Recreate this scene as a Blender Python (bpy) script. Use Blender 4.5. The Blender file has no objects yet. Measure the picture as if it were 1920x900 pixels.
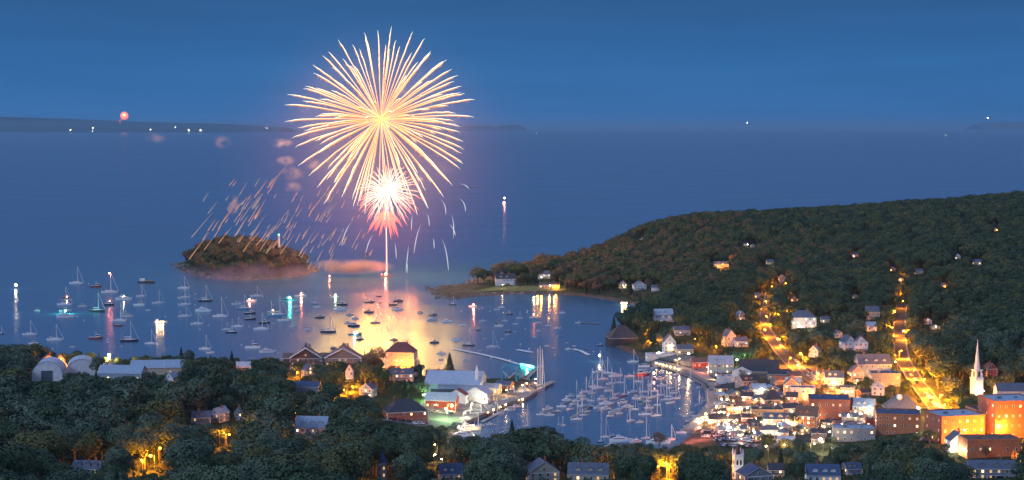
import bpy, bmesh, math, random
import numpy as np
from mathutils import Vector, Matrix
C = bpy.context.scene
R = math.radians
random.seed(7)
# ------------------------------------------------------------------ camera
H = 220.0          # camera height above the harbour
F = 2980.0         # focal length in photo pixels (photo 1920 x 900)
PITCH = math.atan(212.5 / F)
cam = bpy.data.cameras.new('camera'); cam_o = bpy.data.objects.new('camera', cam)
C.collection.objects.link(cam_o)
cam_o.location = (0, 0, H); cam_o.rotation_euler = (math.pi / 2 - PITCH, 0, 0)
cam.sensor_fit = 'HORIZONTAL'; cam.sensor_width = 36; cam.lens = 36 * F / 1920
cam.clip_start = 1; cam.clip_end = 600000
C.camera = cam_o
# ------------------------------------------------------------------ sky, dusk
W = bpy.data.worlds.new('World'); C.world = W; W.use_nodes = True
nt = W.node_tree; nt.nodes.clear()
out = nt.nodes.new('ShaderNodeOutputWorld')
bg = nt.nodes.new('ShaderNodeBackground'); bg.inputs['Strength'].default_value = 1.0
sky = nt.nodes.new('ShaderNodeTexSky'); sky.sky_type = 'NISHITA'; sky.sun_disc = False
sky.sun_elevation = R(-1.5); sky.sun_rotation = R(180); sky.altitude = 200
SKY_STRENGTH = 0.10
tc = nt.nodes.new('ShaderNodeTexCoord'); sep = nt.nodes.new('ShaderNodeSeparateXYZ')
nt.links.new(tc.outputs['Generated'], sep.inputs[0])
ramp = nt.nodes.new('ShaderNodeValToRGB')          # twilight sky: pale blue at the horizon, deeper above
els = ramp.color_ramp.elements
els[0].position = 0.0; els[0].color = (0.036, 0.155, 0.410, 1)
els[1].position = 1.0; els[1].color = (0.20, 0.30, 0.60, 1)
for p, c in ((0.035, (0.030, 0.148, 0.385, 1)), (0.08, (0.014, 0.102, 0.280, 1)), (0.12, (0.045, 0.130, 0.33, 1)), (0.28, (0.145, 0.215, 0.48, 1))):
    e = els.new(p); e.color = c
nt.links.new(sep.outputs['Z'], ramp.inputs['Fac'])
# slow bands of thin cloud
mp = nt.nodes.new('ShaderNodeMapping'); mp.inputs['Scale'].default_value = (2.0, 2.0, 24.0)
nz = nt.nodes.new('ShaderNodeTexNoise'); nz.inputs['Scale'].default_value = 3.0; nz.inputs['Detail'].default_value = 4
nt.links.new(tc.outputs['Generated'], mp.inputs[0]); nt.links.new(mp.outputs[0], nz.inputs['Vector'])
mr = nt.nodes.new('ShaderNodeMapRange'); mr.inputs['From Min'].default_value = 0.3; mr.inputs['From Max'].default_value = 0.7
mr.inputs['To Min'].default_value = 0.94; mr.inputs['To Max'].default_value = 1.06
nt.links.new(nz.outputs['Fac'], mr.inputs['Value'])
mul = nt.nodes.new('ShaderNodeVectorMath'); mul.operation = 'SCALE'
nt.links.new(ramp.outputs['Color'], mul.inputs[0]); nt.links.new(mr.outputs[0], mul.inputs['Scale'])
sc1 = nt.nodes.new('ShaderNodeVectorMath'); sc1.operation = 'MULTIPLY_ADD'
nt.links.new(sky.outputs['Color'], sc1.inputs[0]); sc1.inputs[1].default_value = (SKY_STRENGTH * 0.5, SKY_STRENGTH * 0.6, SKY_STRENGTH)
nt.links.new(mul.outputs[0], sc1.inputs[2])
nt.links.new(sc1.outputs[0], bg.inputs['Color']); nt.links.new(bg.outputs[0], out.inputs[0])
# faint afterglow from the west, behind the camera
sun = bpy.data.lights.new('sun', 'SUN'); sun.energy = 1.5; sun.angle = R(18); sun.color = (0.62, 0.74, 1.0)
sun_o = bpy.data.objects.new('sun', sun); C.collection.objects.link(sun_o)
sun_o.rotation_euler = (R(54), 0, R(-50))
C.view_settings.view_transform = 'Standard'; C.view_settings.look = 'None'
C.view_settings.exposure = 0.0; C.view_settings.gamma = 1.0; C.view_settings.use_curve_mapping = False
C.render.engine = 'CYCLES'
C.cycles.max_bounces = 5; C.cycles.diffuse_bounces = 2; C.cycles.glossy_bounces = 3
C.cycles.transmission_bounces = 2; C.cycles.volume_bounces = 0; C.cycles.transparent_max_bounces = 8
C.cycles.sample_clamp_indirect = 4.0; C.cycles.use_denoising = True
C.cycles.volume_step_rate = 1.0; C.cycles.volume_max_steps = 128
C.cycles.use_light_tree = True
C.cycles.caustics_reflective = False

# ------------------------------------------------------------------ pixels to places
cp, sp_ = math.cos(PITCH), math.sin(PITCH)
def ray(px, py):
    u, v = px - 960.0, 450.0 - py
    return (u, F * cp + v * sp_, -F * sp_ + v * cp)
def at_y(px, py, Y):                 # point at distance Y along the view
    d = ray(px, py); t = Y / d[1]
    return Vector((d[0] * t, Y, H + d[2] * t))
def at_z(px, py, z=0.0):             # point on the level z
    d = ray(px, py); t = (z - H) / d[2]
    return Vector((d[0] * t, d[1] * t, z))
def proj(x, y, z):
    dz = z - H
    dep = y * cp - dz * sp_; up = y * sp_ + dz * cp
    return 960 + F * x / dep, 450 - F * up / dep
# ------------------------------------------------------------------ terrain height
coast_px = [(-900, 650), (-300, 672), (0, 686), (150, 684), (300, 688), (450, 697), (540, 700), (640, 702), (740, 704), (800, 706), (850, 706), (900, 704),
    (925, 712), (948, 706), (975, 704), (1004, 716), (1012, 734), (990, 750), (935, 768), (905, 782), (872, 800), (862, 826), (905, 846), (1010, 856), (1120, 858), (1215, 850),
    (1268, 838), (1302, 812), (1322, 790), (1342, 762), (1338, 738), (1312, 708), (1270, 694), (1216, 682), (1186, 664), (1152, 650), (1140, 632),
    (1150, 612), (1182, 604), (1206, 590), (1200, 574), (1160, 566), (1100, 556), (1040, 552), (960, 551), (890, 556), (848, 562),
    (812, 552), (800, 543), (830, 537), (868, 534), (900, 519), (960, 512), (1010, 502), (1060, 490), (1110, 478), (1133, 470)]
coast = [at_z(*p).xy for p in coast_px]
# the shore that the hill hides, then round behind the camera
coast += [Vector(p) for p in ((260, 3080), (420, 3330), (700, 3450), (1200, 3500), (2600, 3500), (2600, 300), (-1900, 300))]
isle_px = [(322, 497), (338, 509), (372, 519), (430, 526), (500, 525), (560, 519), (596, 508), (590, 499), (560, 493), (500, 487), (420, 484), (350, 489)]
isle = [at_z(*p).xy for p in isle_px]
CTRL = [(-300, 900, 44), (0, 900, 40), (300, 900, 38), (700, 900, 34), (1000, 900, 24), (1250, 900, 20), (1500, 900, 22), (1800, 900, 24), (2100, 900, 30),
    (100, 760, 22), (400, 760, 20), (650, 740, 14), (760, 790, 5), (860, 740, 4), (950, 730, 3), (800, 850, 12), (0, 700, 8), (600, 705, 8), (1100, 880, 12),
    (1320, 830, 5), (1400, 800, 8), (1500, 760, 11), (1600, 740, 15), (1700, 700, 20), (1800, 740, 20), (1900, 760, 20), (1920, 850, 24),
    (1330, 690, 4), (1400, 690, 6), (1240, 640, 12), (1440, 620, 14), (1440, 560, 20), (1300, 560, 14), (1250, 520, 14), (1200, 545, 6), (1180, 620, 8), (1440, 480, 34),
    (1600, 600, 22), (1700, 560, 30), (1900, 560, 38), (1920, 450, 64), (1700, 450, 54), (1100, 540, 4), (950, 540, 4), (1000, 520, 5), (2200, 500, 60)]
cw = [(*at_z(px, py, z).xy, z) for px, py, z in CTRL]
for px, py in ((1135, 474), (1200, 432), (1300, 411), (1440, 404), (1560, 397), (1700, 387), (1800, 380), (1920, 370), (2150, 360)):
    for Y, dz in ((2750, -3), (2900, 0)):
        p = at_y(px, py + 9, Y); cw.append((p.x, p.y, max(p.z + dz, 1)))
    p = at_y(px, py + 9, 3350); cw.append((p.x, p.y, 4))
cw += [(-700, 500, 75), (0, 500, 70), (700, 500, 60), (1500, 900, 60), (1700, 2400, 100), (-1500, 1200, 30)]
cw = np.array(cw); S = 1000.0
def tps(a, b):
    r2 = ((a[:, None, :] - b[None, :, :]) ** 2).sum(-1) / S ** 2
    return 0.5 * r2 * np.log(r2 + 1e-12)
n = len(cw); K = tps(cw[:, :2], cw[:, :2]) + np.eye(n) * 0.002
Pm = np.c_[np.ones(n), cw[:, :2] / S]
A = np.block([[K, Pm], [Pm.T, np.zeros((3, 3))]])
wts = np.linalg.solve(A, np.r_[cw[:, 2], 0, 0, 0])
def seg_dist(pts, poly):
    d = np.full(len(pts), 1e9); inside = np.zeros(len(pts), bool)
    for i in range(len(poly)):
        a = np.array(poly[i]); b = np.array(poly[(i + 1) % len(poly)])
        ab = b - a; t = np.clip(((pts - a) @ ab) / (ab @ ab + 1e-9), 0, 1)
        d = np.minimum(d, np.hypot(*(pts - a - t[:, None] * ab).T))
        c = ((a[1] > pts[:, 1]) != (b[1] > pts[:, 1])) & (pts[:, 0] < (b[0] - a[0]) * (pts[:, 1] - a[1]) / (b[1] - a[1] + 1e-12) + a[0])
        inside ^= c
    return np.where(inside, d, -d)
GX0, GY0, GS = -1300.0, 420.0, 10.0
NX, NY = 301, 316
gx = GX0 + GS * np.arange(NX); gy = GY0 + GS * np.arange(NY)
XX, YY = np.meshgrid(gx, gy); PT = np.c_[XX.ravel(), YY.ravel()]
base = np.concatenate([tps(q, cw[:, :2]) @ wts[:n] + np.c_[np.ones(len(q)), q / S] @ wts[n:] for q in np.array_split(PT, 20)])
dc = seg_dist(PT, coast); di = seg_dist(PT, isle)
def sstep(x): x = np.clip(x, 0, 1); return x * x * (3 - 2 * x)
rng = np.random.default_rng(3)
wob = np.sin(PT[:, 0] * .031 + 1) * np.cos(PT[:, 1] * .027) * 1.2 + np.sin(PT[:, 0] * .09) * np.sin(PT[:, 1] * .083) * .5
zz = np.where(dc > 0, 1.6 * sstep(dc / 7) + (np.maximum(base, 2.0) - 1.6 + wob * sstep(dc / 120)) * sstep(dc / 40) + (np.sin(PT[:, 0] * .41 + PT[:, 1] * .13) * np.sin(PT[:, 1] * .37 - PT[:, 0] * .2)) * 1.0 * (dc < 30), np.maximum(dc * .25, -6))
zi = np.where(di > 0, 2.4 * sstep(di / 10) + (np.sin(PT[:, 0] * .41) * np.sin(PT[:, 1] * .37)) * 1.2 * (di < 25) + 25 * sstep((di - 8) / 70), -6)
ZZ = np.maximum(zz, zi).reshape(NY, NX)
def hgt(x, y):
    fx = min(max((x - GX0) / GS, 0), NX - 1.001); fy = min(max((y - GY0) / GS, 0), NY - 1.001)
    i, j = int(fx), int(fy); a, b = fx - i, fy - j
    return float((ZZ[j, i] * (1 - a) + ZZ[j, i + 1] * a) * (1 - b) + (ZZ[j + 1, i] * (1 - a) + ZZ[j + 1, i + 1] * a) * b)
def ground(px, py):                  # where the view through a pixel meets the land
    d = ray(px, py); L = math.sqrt(d[0] ** 2 + d[1] ** 2); t0 = 420 / d[1]
    t = t0; step = 6.0 / L
    while t * d[1] < 3560:
        x, y, z = d[0] * t, d[1] * t, H + d[2] * t
        g = max(hgt(x, y), 0.0)
        if z <= g: break
        t += step
    return Vector((d[0] * t, d[1] * t, g))
def mpp(Y): return Y / F             # metres per photo pixel at distance Y

# ------------------------------------------------------------------ materials
MATS = {}
def mat(name, col=(.5, .5, .5), rough=.7, metal=0, emis=None, es=0, var=0.0, vs=.3, sample=False, spec=.5):
    if name in MATS: return MATS[name]
    m = bpy.data.materials.new(name); m.use_nodes = True; b = m.node_tree.nodes['Principled BSDF']
    b.inputs['Base Color'].default_value = (*col, 1); b.inputs['Roughness'].default_value = rough
    b.inputs['Metallic'].default_value = metal; b.inputs['Specular IOR Level'].default_value = spec
    if emis: b.inputs['Emission Color'].default_value = (*emis, 1); b.inputs['Emission Strength'].default_value = es
    if emis and not sample: m.cycles.emission_sampling = 'NONE'
    if var:
        t = m.node_tree; co = t.nodes.new('ShaderNodeTexCoord'); no = t.nodes.new('ShaderNodeTexNoise')
        no.inputs['Scale'].default_value = vs; no.inputs['Detail'].default_value = 5
        rp = t.nodes.new('ShaderNodeMapRange'); rp.inputs['From Min'].default_value = .3; rp.inputs['From Max'].default_value = .7
        rp.inputs['To Min'].default_value = 1 - var; rp.inputs['To Max'].default_value = 1 + var
        vm = t.nodes.new('ShaderNodeVectorMath'); vm.operation = 'SCALE'; vm.inputs[0].default_value = col
        t.links.new(co.outputs['Object'], no.inputs['Vector']); t.links.new(no.outputs['Fac'], rp.inputs['Value'])
        t.links.new(rp.outputs[0], vm.inputs['Scale']); t.links.new(vm.outputs[0], b.inputs['Base Color'])
    MATS[name] = m; return m
def foliage(name, c0, c1, c2):
    m = bpy.data.materials.new(name); m.use_nodes = True; t = m.node_tree; b = t.nodes['Principled BSDF']
    b.inputs['Roughness'].default_value = .75; b.inputs['Specular IOR Level'].default_value = .15
    oi = t.nodes.new('ShaderNodeObjectInfo'); rp = t.nodes.new('ShaderNodeValToRGB'); e = rp.color_ramp.elements
    e[0].position = 0; e[0].color = (*c0, 1); e[1].position = 1; e[1].color = (*c2, 1); k = e.new(.5); k.color = (*c1, 1)
    t.links.new(oi.outputs['Random'], rp.inputs['Fac'])
    co = t.nodes.new('ShaderNodeTexCoord'); no = t.nodes.new('ShaderNodeTexNoise'); no.inputs['Scale'].default_value = 9; no.inputs['Detail'].default_value = 3
    mr = t.nodes.new('ShaderNodeMapRange'); mr.inputs['From Min'].default_value = .35; mr.inputs['From Max'].default_value = .65
    mr.inputs['To Min'].default_value = .78; mr.inputs['To Max'].default_value = 1.24
    vm = t.nodes.new('ShaderNodeVectorMath'); vm.operation = 'SCALE'
    t.links.new(co.outputs['Object'], no.inputs['Vector']); t.links.new(no.outputs['Fac'], mr.inputs['Value'])
    t.links.new(rp.outputs['Color'], vm.inputs[0]); t.links.new(mr.outputs[0], vm.inputs['Scale']); t.links.new(vm.outputs[0], b.inputs['Base Color'])
    return m
M_LEAF = foliage('broadleaf foliage', (.030, .058, .030), (.052, .082, .030), (.085, .078, .034))
M_NEEDLE = foliage('conifer foliage', (.026, .054, .036), (.038, .068, .040), (.052, .076, .040))
M_BARK = mat('bark', (.12, .10, .08), .9, var=.3, vs=2)
M_WHITE = mat('white paint', (.72, .73, .74), .5, var=.08, vs=.4)
M_GLASSD = mat('dark window glass', (.02, .025, .035), .08, spec=.8)
M_WARM = mat('lit window warm', (.1, .08, .05), .3, emis=(1, .62, .26), es=4.0)
M_PALE = mat('lit window pale', (.1, .1, .08), .3, emis=(1, .84, .55), es=3.2)
M_TRIM = mat('white trim', (.78, .78, .76), .5)
M_DARKW = mat('dark trim', (.05, .05, .055), .6)
M_METAL = mat('grey metal', (.35, .36, .37), .35, metal=.8)
M_WOOD = mat('weathered wood', (.22, .18, .14), .8, var=.25, vs=1)
M_SPAR = mat('pale spar', (.82, .80, .74), .4)
M_STAY = mat('rigging wire', (.42, .43, .46), .4, metal=.4)

# ------------------------------------------------------------------ mesh builder
class MB:
    def __init__(s): s.v = []; s.f = []; s.m = []
    def q(s, pts, mi=0):
        k = len(s.v); s.v += [tuple(p) for p in pts]; s.f.append(tuple(range(k, k + len(pts)))); s.m.append(mi)
    def box(s, x0, x1, y0, y1, z0, z1, mi=0):
        k = len(s.v); s.v += [(x0, y0, z0), (x1, y0, z0), (x1, y1, z0), (x0, y1, z0), (x0, y0, z1), (x1, y0, z1), (x1, y1, z1), (x0, y1, z1)]
        for f in ((0, 3, 2, 1), (4, 5, 6, 7), (0, 1, 5, 4), (1, 2, 6, 5), (2, 3, 7, 6), (3, 0, 4, 7)): s.f.append(tuple(k + i for i in f)); s.m.append(mi)
    def tube(s, pts, rad, nn=6, mi=0, cap=True):
        k0 = len(s.v); pts = [Vector(p) for p in pts]
        if not hasattr(rad, '__len__'): rad = [rad] * len(pts)
        for i, p in enumerate(pts):
            d = (pts[min(i + 1, len(pts) - 1)] - pts[max(i - 1, 0)]); d = d.normalized() if d.length > 1e-6 else Vector((0, 0, 1))
            a = d.cross(Vector((0, 0, 1))); a = d.cross(Vector((1, 0, 0))) if a.length < .05 else a; a.normalize(); b = d.cross(a)
            for j in range(nn):
                t = 2 * math.pi * j / nn; s.v.append(tuple(p + (a * math.cos(t) + b * math.sin(t)) * rad[i]))
        for i in range(len(pts) - 1):
            for j in range(nn):
                s.f.append((k0 + i * nn + j, k0 + i * nn + (j + 1) % nn, k0 + (i + 1) * nn + (j + 1) % nn, k0 + (i + 1) * nn + j)); s.m.append(mi)
        if cap:
            s.f.append(tuple(k0 + j for j in range(nn))[::-1]); s.m.append(mi)
            s.f.append(tuple(k0 + (len(pts) - 1) * nn + j for j in range(nn))); s.m.append(mi)
    def prism(s, poly, z0, z1, mi=0):
        k = len(s.v); n_ = len(poly)
        s.v += [(x, y, z0) for x, y in poly] + [(x, y, z1) for x, y in poly]
        s.f.append(tuple(k + i for i in range(n_))[::-1]); s.f.append(tuple(k + n_ + i for i in range(n_))); s.m += [mi, mi]
        for i in range(n_): s.f.append((k + i, k + (i + 1) % n_, k + n_ + (i + 1) % n_, k + n_ + i)); s.m.append(mi)
    def ball(s, c, r, nu=8, nv=5, mi=0, sz=1):   # wound so that the faces look outward
        k0 = len(s.f); pts = [(c[0], c[1], c[2] + r * sz * math.cos(math.pi * i / nv)) for i in range(nv + 1)]
        s.tube(pts, [max(r * math.sin(math.pi * i / nv), r * .02) for i in range(nv + 1)], nu, mi)
    def mesh(s, name, mats, smooth=False):
        me = bpy.data.meshes.new(name); me.from_pydata(s.v, [], s.f)
        for m in (mats if isinstance(mats, (list, tuple)) else [mats]): me.materials.append(m)
        me.polygons.foreach_set('material_index', s.m)
        if smooth: me.polygons.foreach_set('use_smooth', [True] * len(s.f))
        me.update(); return me
    def build(s, name, mats, parent=None, loc=None, smooth=False):
        return link(name, s.mesh(name, mats, smooth), parent, loc)
def link(name, me, parent=None, loc=None):
    o = bpy.data.objects.new(name, me); C.collection.objects.link(o)
    if parent: o.parent = parent
    if loc is not None: o.location = loc
    return o
def tag(o, label, cat, group=None):
    o['label'] = label; o['category'] = cat
    if group: o['group'] = group
    return o
def thing(name, loc, rz=0, label=None, cat=None, group=None):
    o = bpy.data.objects.new(name, None); C.collection.objects.link(o); o.location = loc; o.rotation_euler = (0, 0, rz); o.empty_display_size = 1
    if label: tag(o, label, cat, group)
    return o
def struct(o, kind='structure'): o['kind'] = kind; return o
CH = {}
def kids(o): return CH.get(o.name) or CH.setdefault(o.name, [c for c in o.children])
def copy_tree(o, parent=None):
    c = o.copy(); C.collection.objects.link(c); c.parent = parent
    for k in kids(o): copy_tree(k, c)
    return c
ORD = ['', 'second', 'third', 'fourth', 'fifth', 'sixth', 'seventh', 'eighth', 'ninth', 'tenth', 'eleventh', 'twelfth', 'thirteenth', 'fourteenth',
       'fifteenth', 'sixteenth', 'seventeenth', 'eighteenth', 'nineteenth', 'twentieth']
def rank(items):                     # items: (object, look + place, px); says each one's turn among its likes, from the left
    by = {}
    for o, txt, px in items: by.setdefault(txt, []).append((px, o))
    for txt, l in by.items():
        l.sort(key=lambda a: a[0]); n_ = len(l)
        for i, (px, o) in enumerate(l):
            if n_ == 1: o['label'] = txt
            elif i == 0: o['label'] = 'leftmost ' + txt
            elif i == n_ - 1: o['label'] = 'rightmost ' + txt
            elif i <= n_ // 2 and i < 20: o['label'] = ORD[i] + ' from left, ' + txt
            elif n_ - 1 - i < 20: o['label'] = ORD[n_ - 1 - i] + ' from right, ' + txt
            else: o['label'] = 'middle ' + txt

# ------------------------------------------------------------------ land and sea
def land():
    me = bpy.data.meshes.new('terrain'); idx = np.arange(NX * NY).reshape(NY, NX)
    v = np.c_[PT, ZZ.ravel()]; q = np.stack([idx[:-1, :-1], idx[:-1, 1:], idx[1:, 1:], idx[1:, :-1]], -1).reshape(-1, 4)
    me.from_pydata(v.tolist(), [], q.tolist()); me.polygons.foreach_set('use_smooth', [True] * len(q))
    m = bpy.data.materials.new('ground'); m.use_nodes = True; t = m.node_tree; b = t.nodes['Principled BSDF']; b.inputs['Roughness'].default_value = .95
    b.inputs['Specular IOR Level'].default_value = .1
    g = t.nodes.new('ShaderNodeNewGeometry'); sx = t.nodes.new('ShaderNodeSeparateXYZ'); t.links.new(g.outputs['Position'], sx.inputs[0])
    no = t.nodes.new('ShaderNodeTexNoise'); no.inputs['Scale'].default_value = .05; no.inputs['Detail'].default_value = 8; no.inputs['Roughness'].default_value = .65
    t.links.new(g.outputs['Position'], no.inputs['Vector'])
    gr = t.nodes.new('ShaderNodeValToRGB'); e = gr.color_ramp.elements; e[0].position = .35; e[0].color = (.028, .048, .022, 1); e[1].position = .7; e[1].color = (.085, .095, .045, 1)
    t.links.new(no.outputs['Fac'], gr.inputs['Fac'])
    n2 = t.nodes.new('ShaderNodeTexNoise'); n2.inputs['Scale'].default_value = .25; n2.inputs['Detail'].default_value = 8; n2.inputs['Roughness'].default_value = .8
    t.links.new(g.outputs['Position'], n2.inputs['Vector'])
    rk = t.nodes.new('ShaderNodeValToRGB'); e = rk.color_ramp.elements; e[0].position = .38; e[0].color = (.04, .035, .03, 1); e[1].position = .66; e[1].color = (.24, .19, .16, 1)
    t.links.new(n2.outputs['Fac'], rk.inputs['Fac'])
    ad = t.nodes.new('ShaderNodeMath'); ad.operation = 'MULTIPLY_ADD'; ad.inputs[1].default_value = 2.2; t.links.new(n2.outputs['Fac'], ad.inputs[0]); t.links.new(sx.outputs['Z'], ad.inputs[2])
    mr = t.nodes.new('ShaderNodeMapRange'); mr.inputs['From Min'].default_value = 2.9; mr.inputs['From Max'].default_value = 3.6; t.links.new(ad.outputs[0], mr.inputs['Value'])
    mx = t.nodes.new('ShaderNodeMix'); mx.data_type = 'RGBA'; t.links.new(mr.outputs[0], mx.inputs[0]); t.links.new(rk.outputs['Color'], mx.inputs[6]); t.links.new(gr.outputs['Color'], mx.inputs[7])
    t.links.new(mx.outputs[2], b.inputs['Base Color'])
    bp = t.nodes.new('ShaderNodeBump'); bp.inputs['Strength'].default_value = .8; bp.inputs['Distance'].default_value = 2.5; t.links.new(n2.outputs['Fac'], bp.inputs['Height']); t.links.new(bp.outputs[0], b.inputs['Normal'])
    me.materials.append(m); struct(link('terrain', me))
land()
def sea():
    mb = MB(); Rr = 260000; rings = [0, 600, 1500, 3000, 6000, 14000, 40000, 110000, Rr]; nn = 72
    for a, r in enumerate(rings[1:]):
        r0 = rings[a]
        for j in range(nn):
            t0, t1 = 2 * math.pi * j / nn, 2 * math.pi * (j + 1) / nn
            c0, s0, c1, s1 = math.cos(t0), math.sin(t0), math.cos(t1), math.sin(t1)
            if r0 == 0: mb.q([(0, 0, 0), (r * c0, r * s0, 0), (r * c1, r * s1, 0)])
            else: mb.q([(r0 * c0, r0 * s0, 0), (r * c0, r * s0, 0), (r * c1, r * s1, 0), (r0 * c1, r0 * s1, 0)])
    m = bpy.data.materials.new('sea water'); m.use_nodes = True; t = m.node_tree; b = t.nodes['Principled BSDF']
    b.inputs['Base Color'].default_value = (.032, .115, .20, 1); b.inputs['IOR'].default_value = 1.33
    g = t.nodes.new('ShaderNodeNewGeometry')
    mp_ = t.nodes.new('ShaderNodeMapping'); mp_.inputs['Scale'].default_value = (.0035, .009, 1); t.links.new(g.outputs['Position'], mp_.inputs[0])
    n1 = t.nodes.new('ShaderNodeTexNoise'); n1.inputs['Scale'].default_value = 1; n1.inputs['Detail'].default_value = 5; t.links.new(mp_.outputs[0], n1.inputs['Vector'])
    mr = t.nodes.new('ShaderNodeMapRange'); mr.inputs['From Min'].default_value = .35; mr.inputs['From Max'].default_value = .65; mr.inputs['To Min'].default_value = .19; mr.inputs['To Max'].default_value = .27
    t.links.new(n1.outputs['Fac'], mr.inputs['Value']); t.links.new(mr.outputs[0], b.inputs['Roughness'])
    n2 = t.nodes.new('ShaderNodeTexNoise'); n2.inputs['Scale'].default_value = 1; n2.inputs['Detail'].default_value = 5; mq = t.nodes.new('ShaderNodeMapping'); mq.inputs['Scale'].default_value = (.035, .13, 1); t.links.new(g.outputs['Position'], mq.inputs[0]); t.links.new(mq.outputs[0], n2.inputs['Vector'])
    bp = t.nodes.new('ShaderNodeBump'); bp.inputs['Strength'].default_value = .5; bp.inputs['Distance'].default_value = .5; t.links.new(n2.outputs['Fac'], bp.inputs['Height'])
    t.links.new(bp.outputs[0], b.inputs['Normal'])
    struct(mb.build('sea', m))
sea()
def far_land(name, pts, Y, thick, label_mat):
    """low land across the bay: a ridge with a real depth; pts (px, top py)"""
    mb = MB(); n_ = len(pts)
    rows = []
    for px, py in pts:
        p = at_y(px, py, Y); z = max(p.z, 1)
        rows.append([(p.x, Y - thick * .5, -2), (p.x, Y - thick * .2, z * .75), (p.x, Y, z), (p.x, Y + thick * .5, -2)])
    for a, b in zip(rows, rows[1:]):
        for k in range(3): mb.q([a[k], b[k], b[k + 1], a[k + 1]])
    struct(mb.build(name, label_mat, smooth=True))
M_FAR = mat('wooded far hills', (.035, .05, .04), .95, var=.3, vs=.004)
far_land('far_hills', [(-420, 228), (-200, 221), (-60, 219), (0, 219), (60, 221), (130, 223), (230, 227), (330, 230), (420, 232), (480, 236), (540, 239)], 68000, 6000, M_FAR)
far_land('far_hills', [(-300, 238), (0, 236), (120, 237), (250, 239), (380, 242), (450, 245), (470, 248)], 62000, 3000, M_FAR)
far_land('far_hills', [(860, 239), (880, 236), (920, 236), (930, 238.5), (940, 235), (972, 234.5), (985, 238.5)], 90000, 4000, M_FAR)
far_land('far_hills', [(1825, 233), (1850, 230), (1900, 229), (2000, 228), (2200, 229), (2300, 233)], 120000, 5000, M_FAR)
far_land('rock_ledge', [(838, 352.5), (850, 351.0), (870, 350.2), (890, 350.8), (902, 352.5)], 5800, 60, mat('dark rock', (.05, .045, .045), .9, var=.4, vs=.1))
# ------------------------------------------------------------------ roads and paving
ROADS = []; PATCH = []; PROT = []; FOOT = []
def pxline(pts, step=8):
    w = [ground(*p).xy for p in pts]; o = []
    for a, b in zip(w, w[1:]):
        k = max(1, int((b - a).length / step))
        o += [a.lerp(b, i / k) for i in range(k)]
    o.append(w[-1])
    for _ in range(6): o = [o[0]] + [(o[i - 1] + o[i] * 2 + o[i + 1]) / 4 for i in range(1, len(o) - 1)] + [o[-1]]
    return o
def strip(line, off0, off1, dz, mb, mi=0):
    L = []
    for i, p in enumerate(line):
        d = (line[min(i + 1, len(line) - 1)] - line[max(i - 1, 0)]).normalized(); nrm = Vector((-d.y, d.x))
        z = max(hgt(*p), hgt(*(p + nrm * off0)), hgt(*(p + nrm * off1))) + dz
        L.append(((*(p + nrm * off0), z), (*(p + nrm * off1), z)))
    for a, b in zip(L, L[1:]): mb.q([a[0], a[1], b[1], b[0]], mi)
M_ASPH = mat('asphalt', (.080, .076, .070), .95, var=.3, vs=.08, spec=.05)
M_CONC = mat('pale concrete', (.16, .155, .15), .85, var=.15, vs=.1)
M_LINE = mat('road paint', (.75, .72, .6), .7)
def road(pts, w, vis=True, show=()):
    ln = pxline(pts); ROADS.append((ln, w))
    mb = MB(); strip(ln, -w / 2, w / 2, .30, mb); struct(mb.build('road', M_ASPH))
    mb = MB(); strip(ln, w / 2 + .1, w / 2 + 1.5, .43, mb); strip(ln, -w / 2 - 1.5, -w / 2 - .1, .43, mb)
    strip(ln, w / 2, w / 2 + .25, .44, mb); strip(ln, -w / 2 - .25, -w / 2, .44, mb); struct(mb.build('pavement', M_CONC))
    mb = MB(); strip(ln, -.12, .12, .304, mb); struct(mb.build('road_marking', M_LINE))
    if vis:
        for p in ln[::2]:
            z = hgt(*p); x, y = proj(p.x, p.y, z); hw = w * .40 / mpp(p.y)
            if not any(a < y < b for a, b in show): continue
            PROT.append((x - hw, y - 4, x + hw, y + 2, p.y - 3))
    return ln
def inpoly(p, poly):
    r = False
    for i in range(len(poly)):
        a, b = poly[i], poly[i - 1]
        if (a[1] > p[1]) != (b[1] > p[1]) and p[0] < (b[0] - a[0]) * (p[1] - a[1]) / (b[1] - a[1]) + a[0]: r = not r
    return r
def patch(name, pts, m, dz=.2, cell=3.0, vis=False):
    poly = [ground(*p).xy for p in pts]; PATCH.append(poly)
    xs = [p.x for p in poly]; ys = [p.y for p in poly]; mb = MB()
    x = min(xs)
    while x < max(xs):
        y = min(ys)
        while y < max(ys):
            if inpoly((x + cell / 2, y + cell / 2), poly):
                mb.q([(a, b, max(hgt(a, b), 1.2) + dz) for a, b in ((x, y), (x + cell, y), (x + cell, y + cell), (x, y + cell))])
            y += cell
        x += cell
    struct(mb.build(name, m))
patch('town_pavement', [(1300, 832), (1330, 790), (1352, 755), (1340, 722), (1318, 702), (1400, 690), (1470, 686), (1530, 690), (1600, 735), (1650, 770), (1620, 800), (1560, 824), (1430, 844)], M_ASPH)
patch('parking_lot', [(716, 790), (740, 778), (800, 752), (870, 748), (905, 745), (940, 740), (985, 728), (1003, 724), (1000, 742), (930, 764), (895, 780), (862, 800), (790, 802)], M_CONC, dz=.3)
patch('parking_lot', [(1725, 742), (1756, 742), (1790, 790), (1768, 802)], M_ASPH, dz=.35)
patch('pavement', [(1226, 674), (1300, 690), (1345, 712), (1360, 700), (1300, 672), (1240, 664)], M_CONC, dz=.3)
patch('lawn', [(1212, 645), (1222, 628), (1262, 614), (1275, 618), (1245, 640)], mat('mown grass', (.10, .13, .045), .9, var=.25, vs=.1), dz=.25)
patch('lawn', [(884, 548), (930, 538), (1060, 536), (1060, 545), (960, 547)], MATS['mown grass'], dz=.2)
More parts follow.
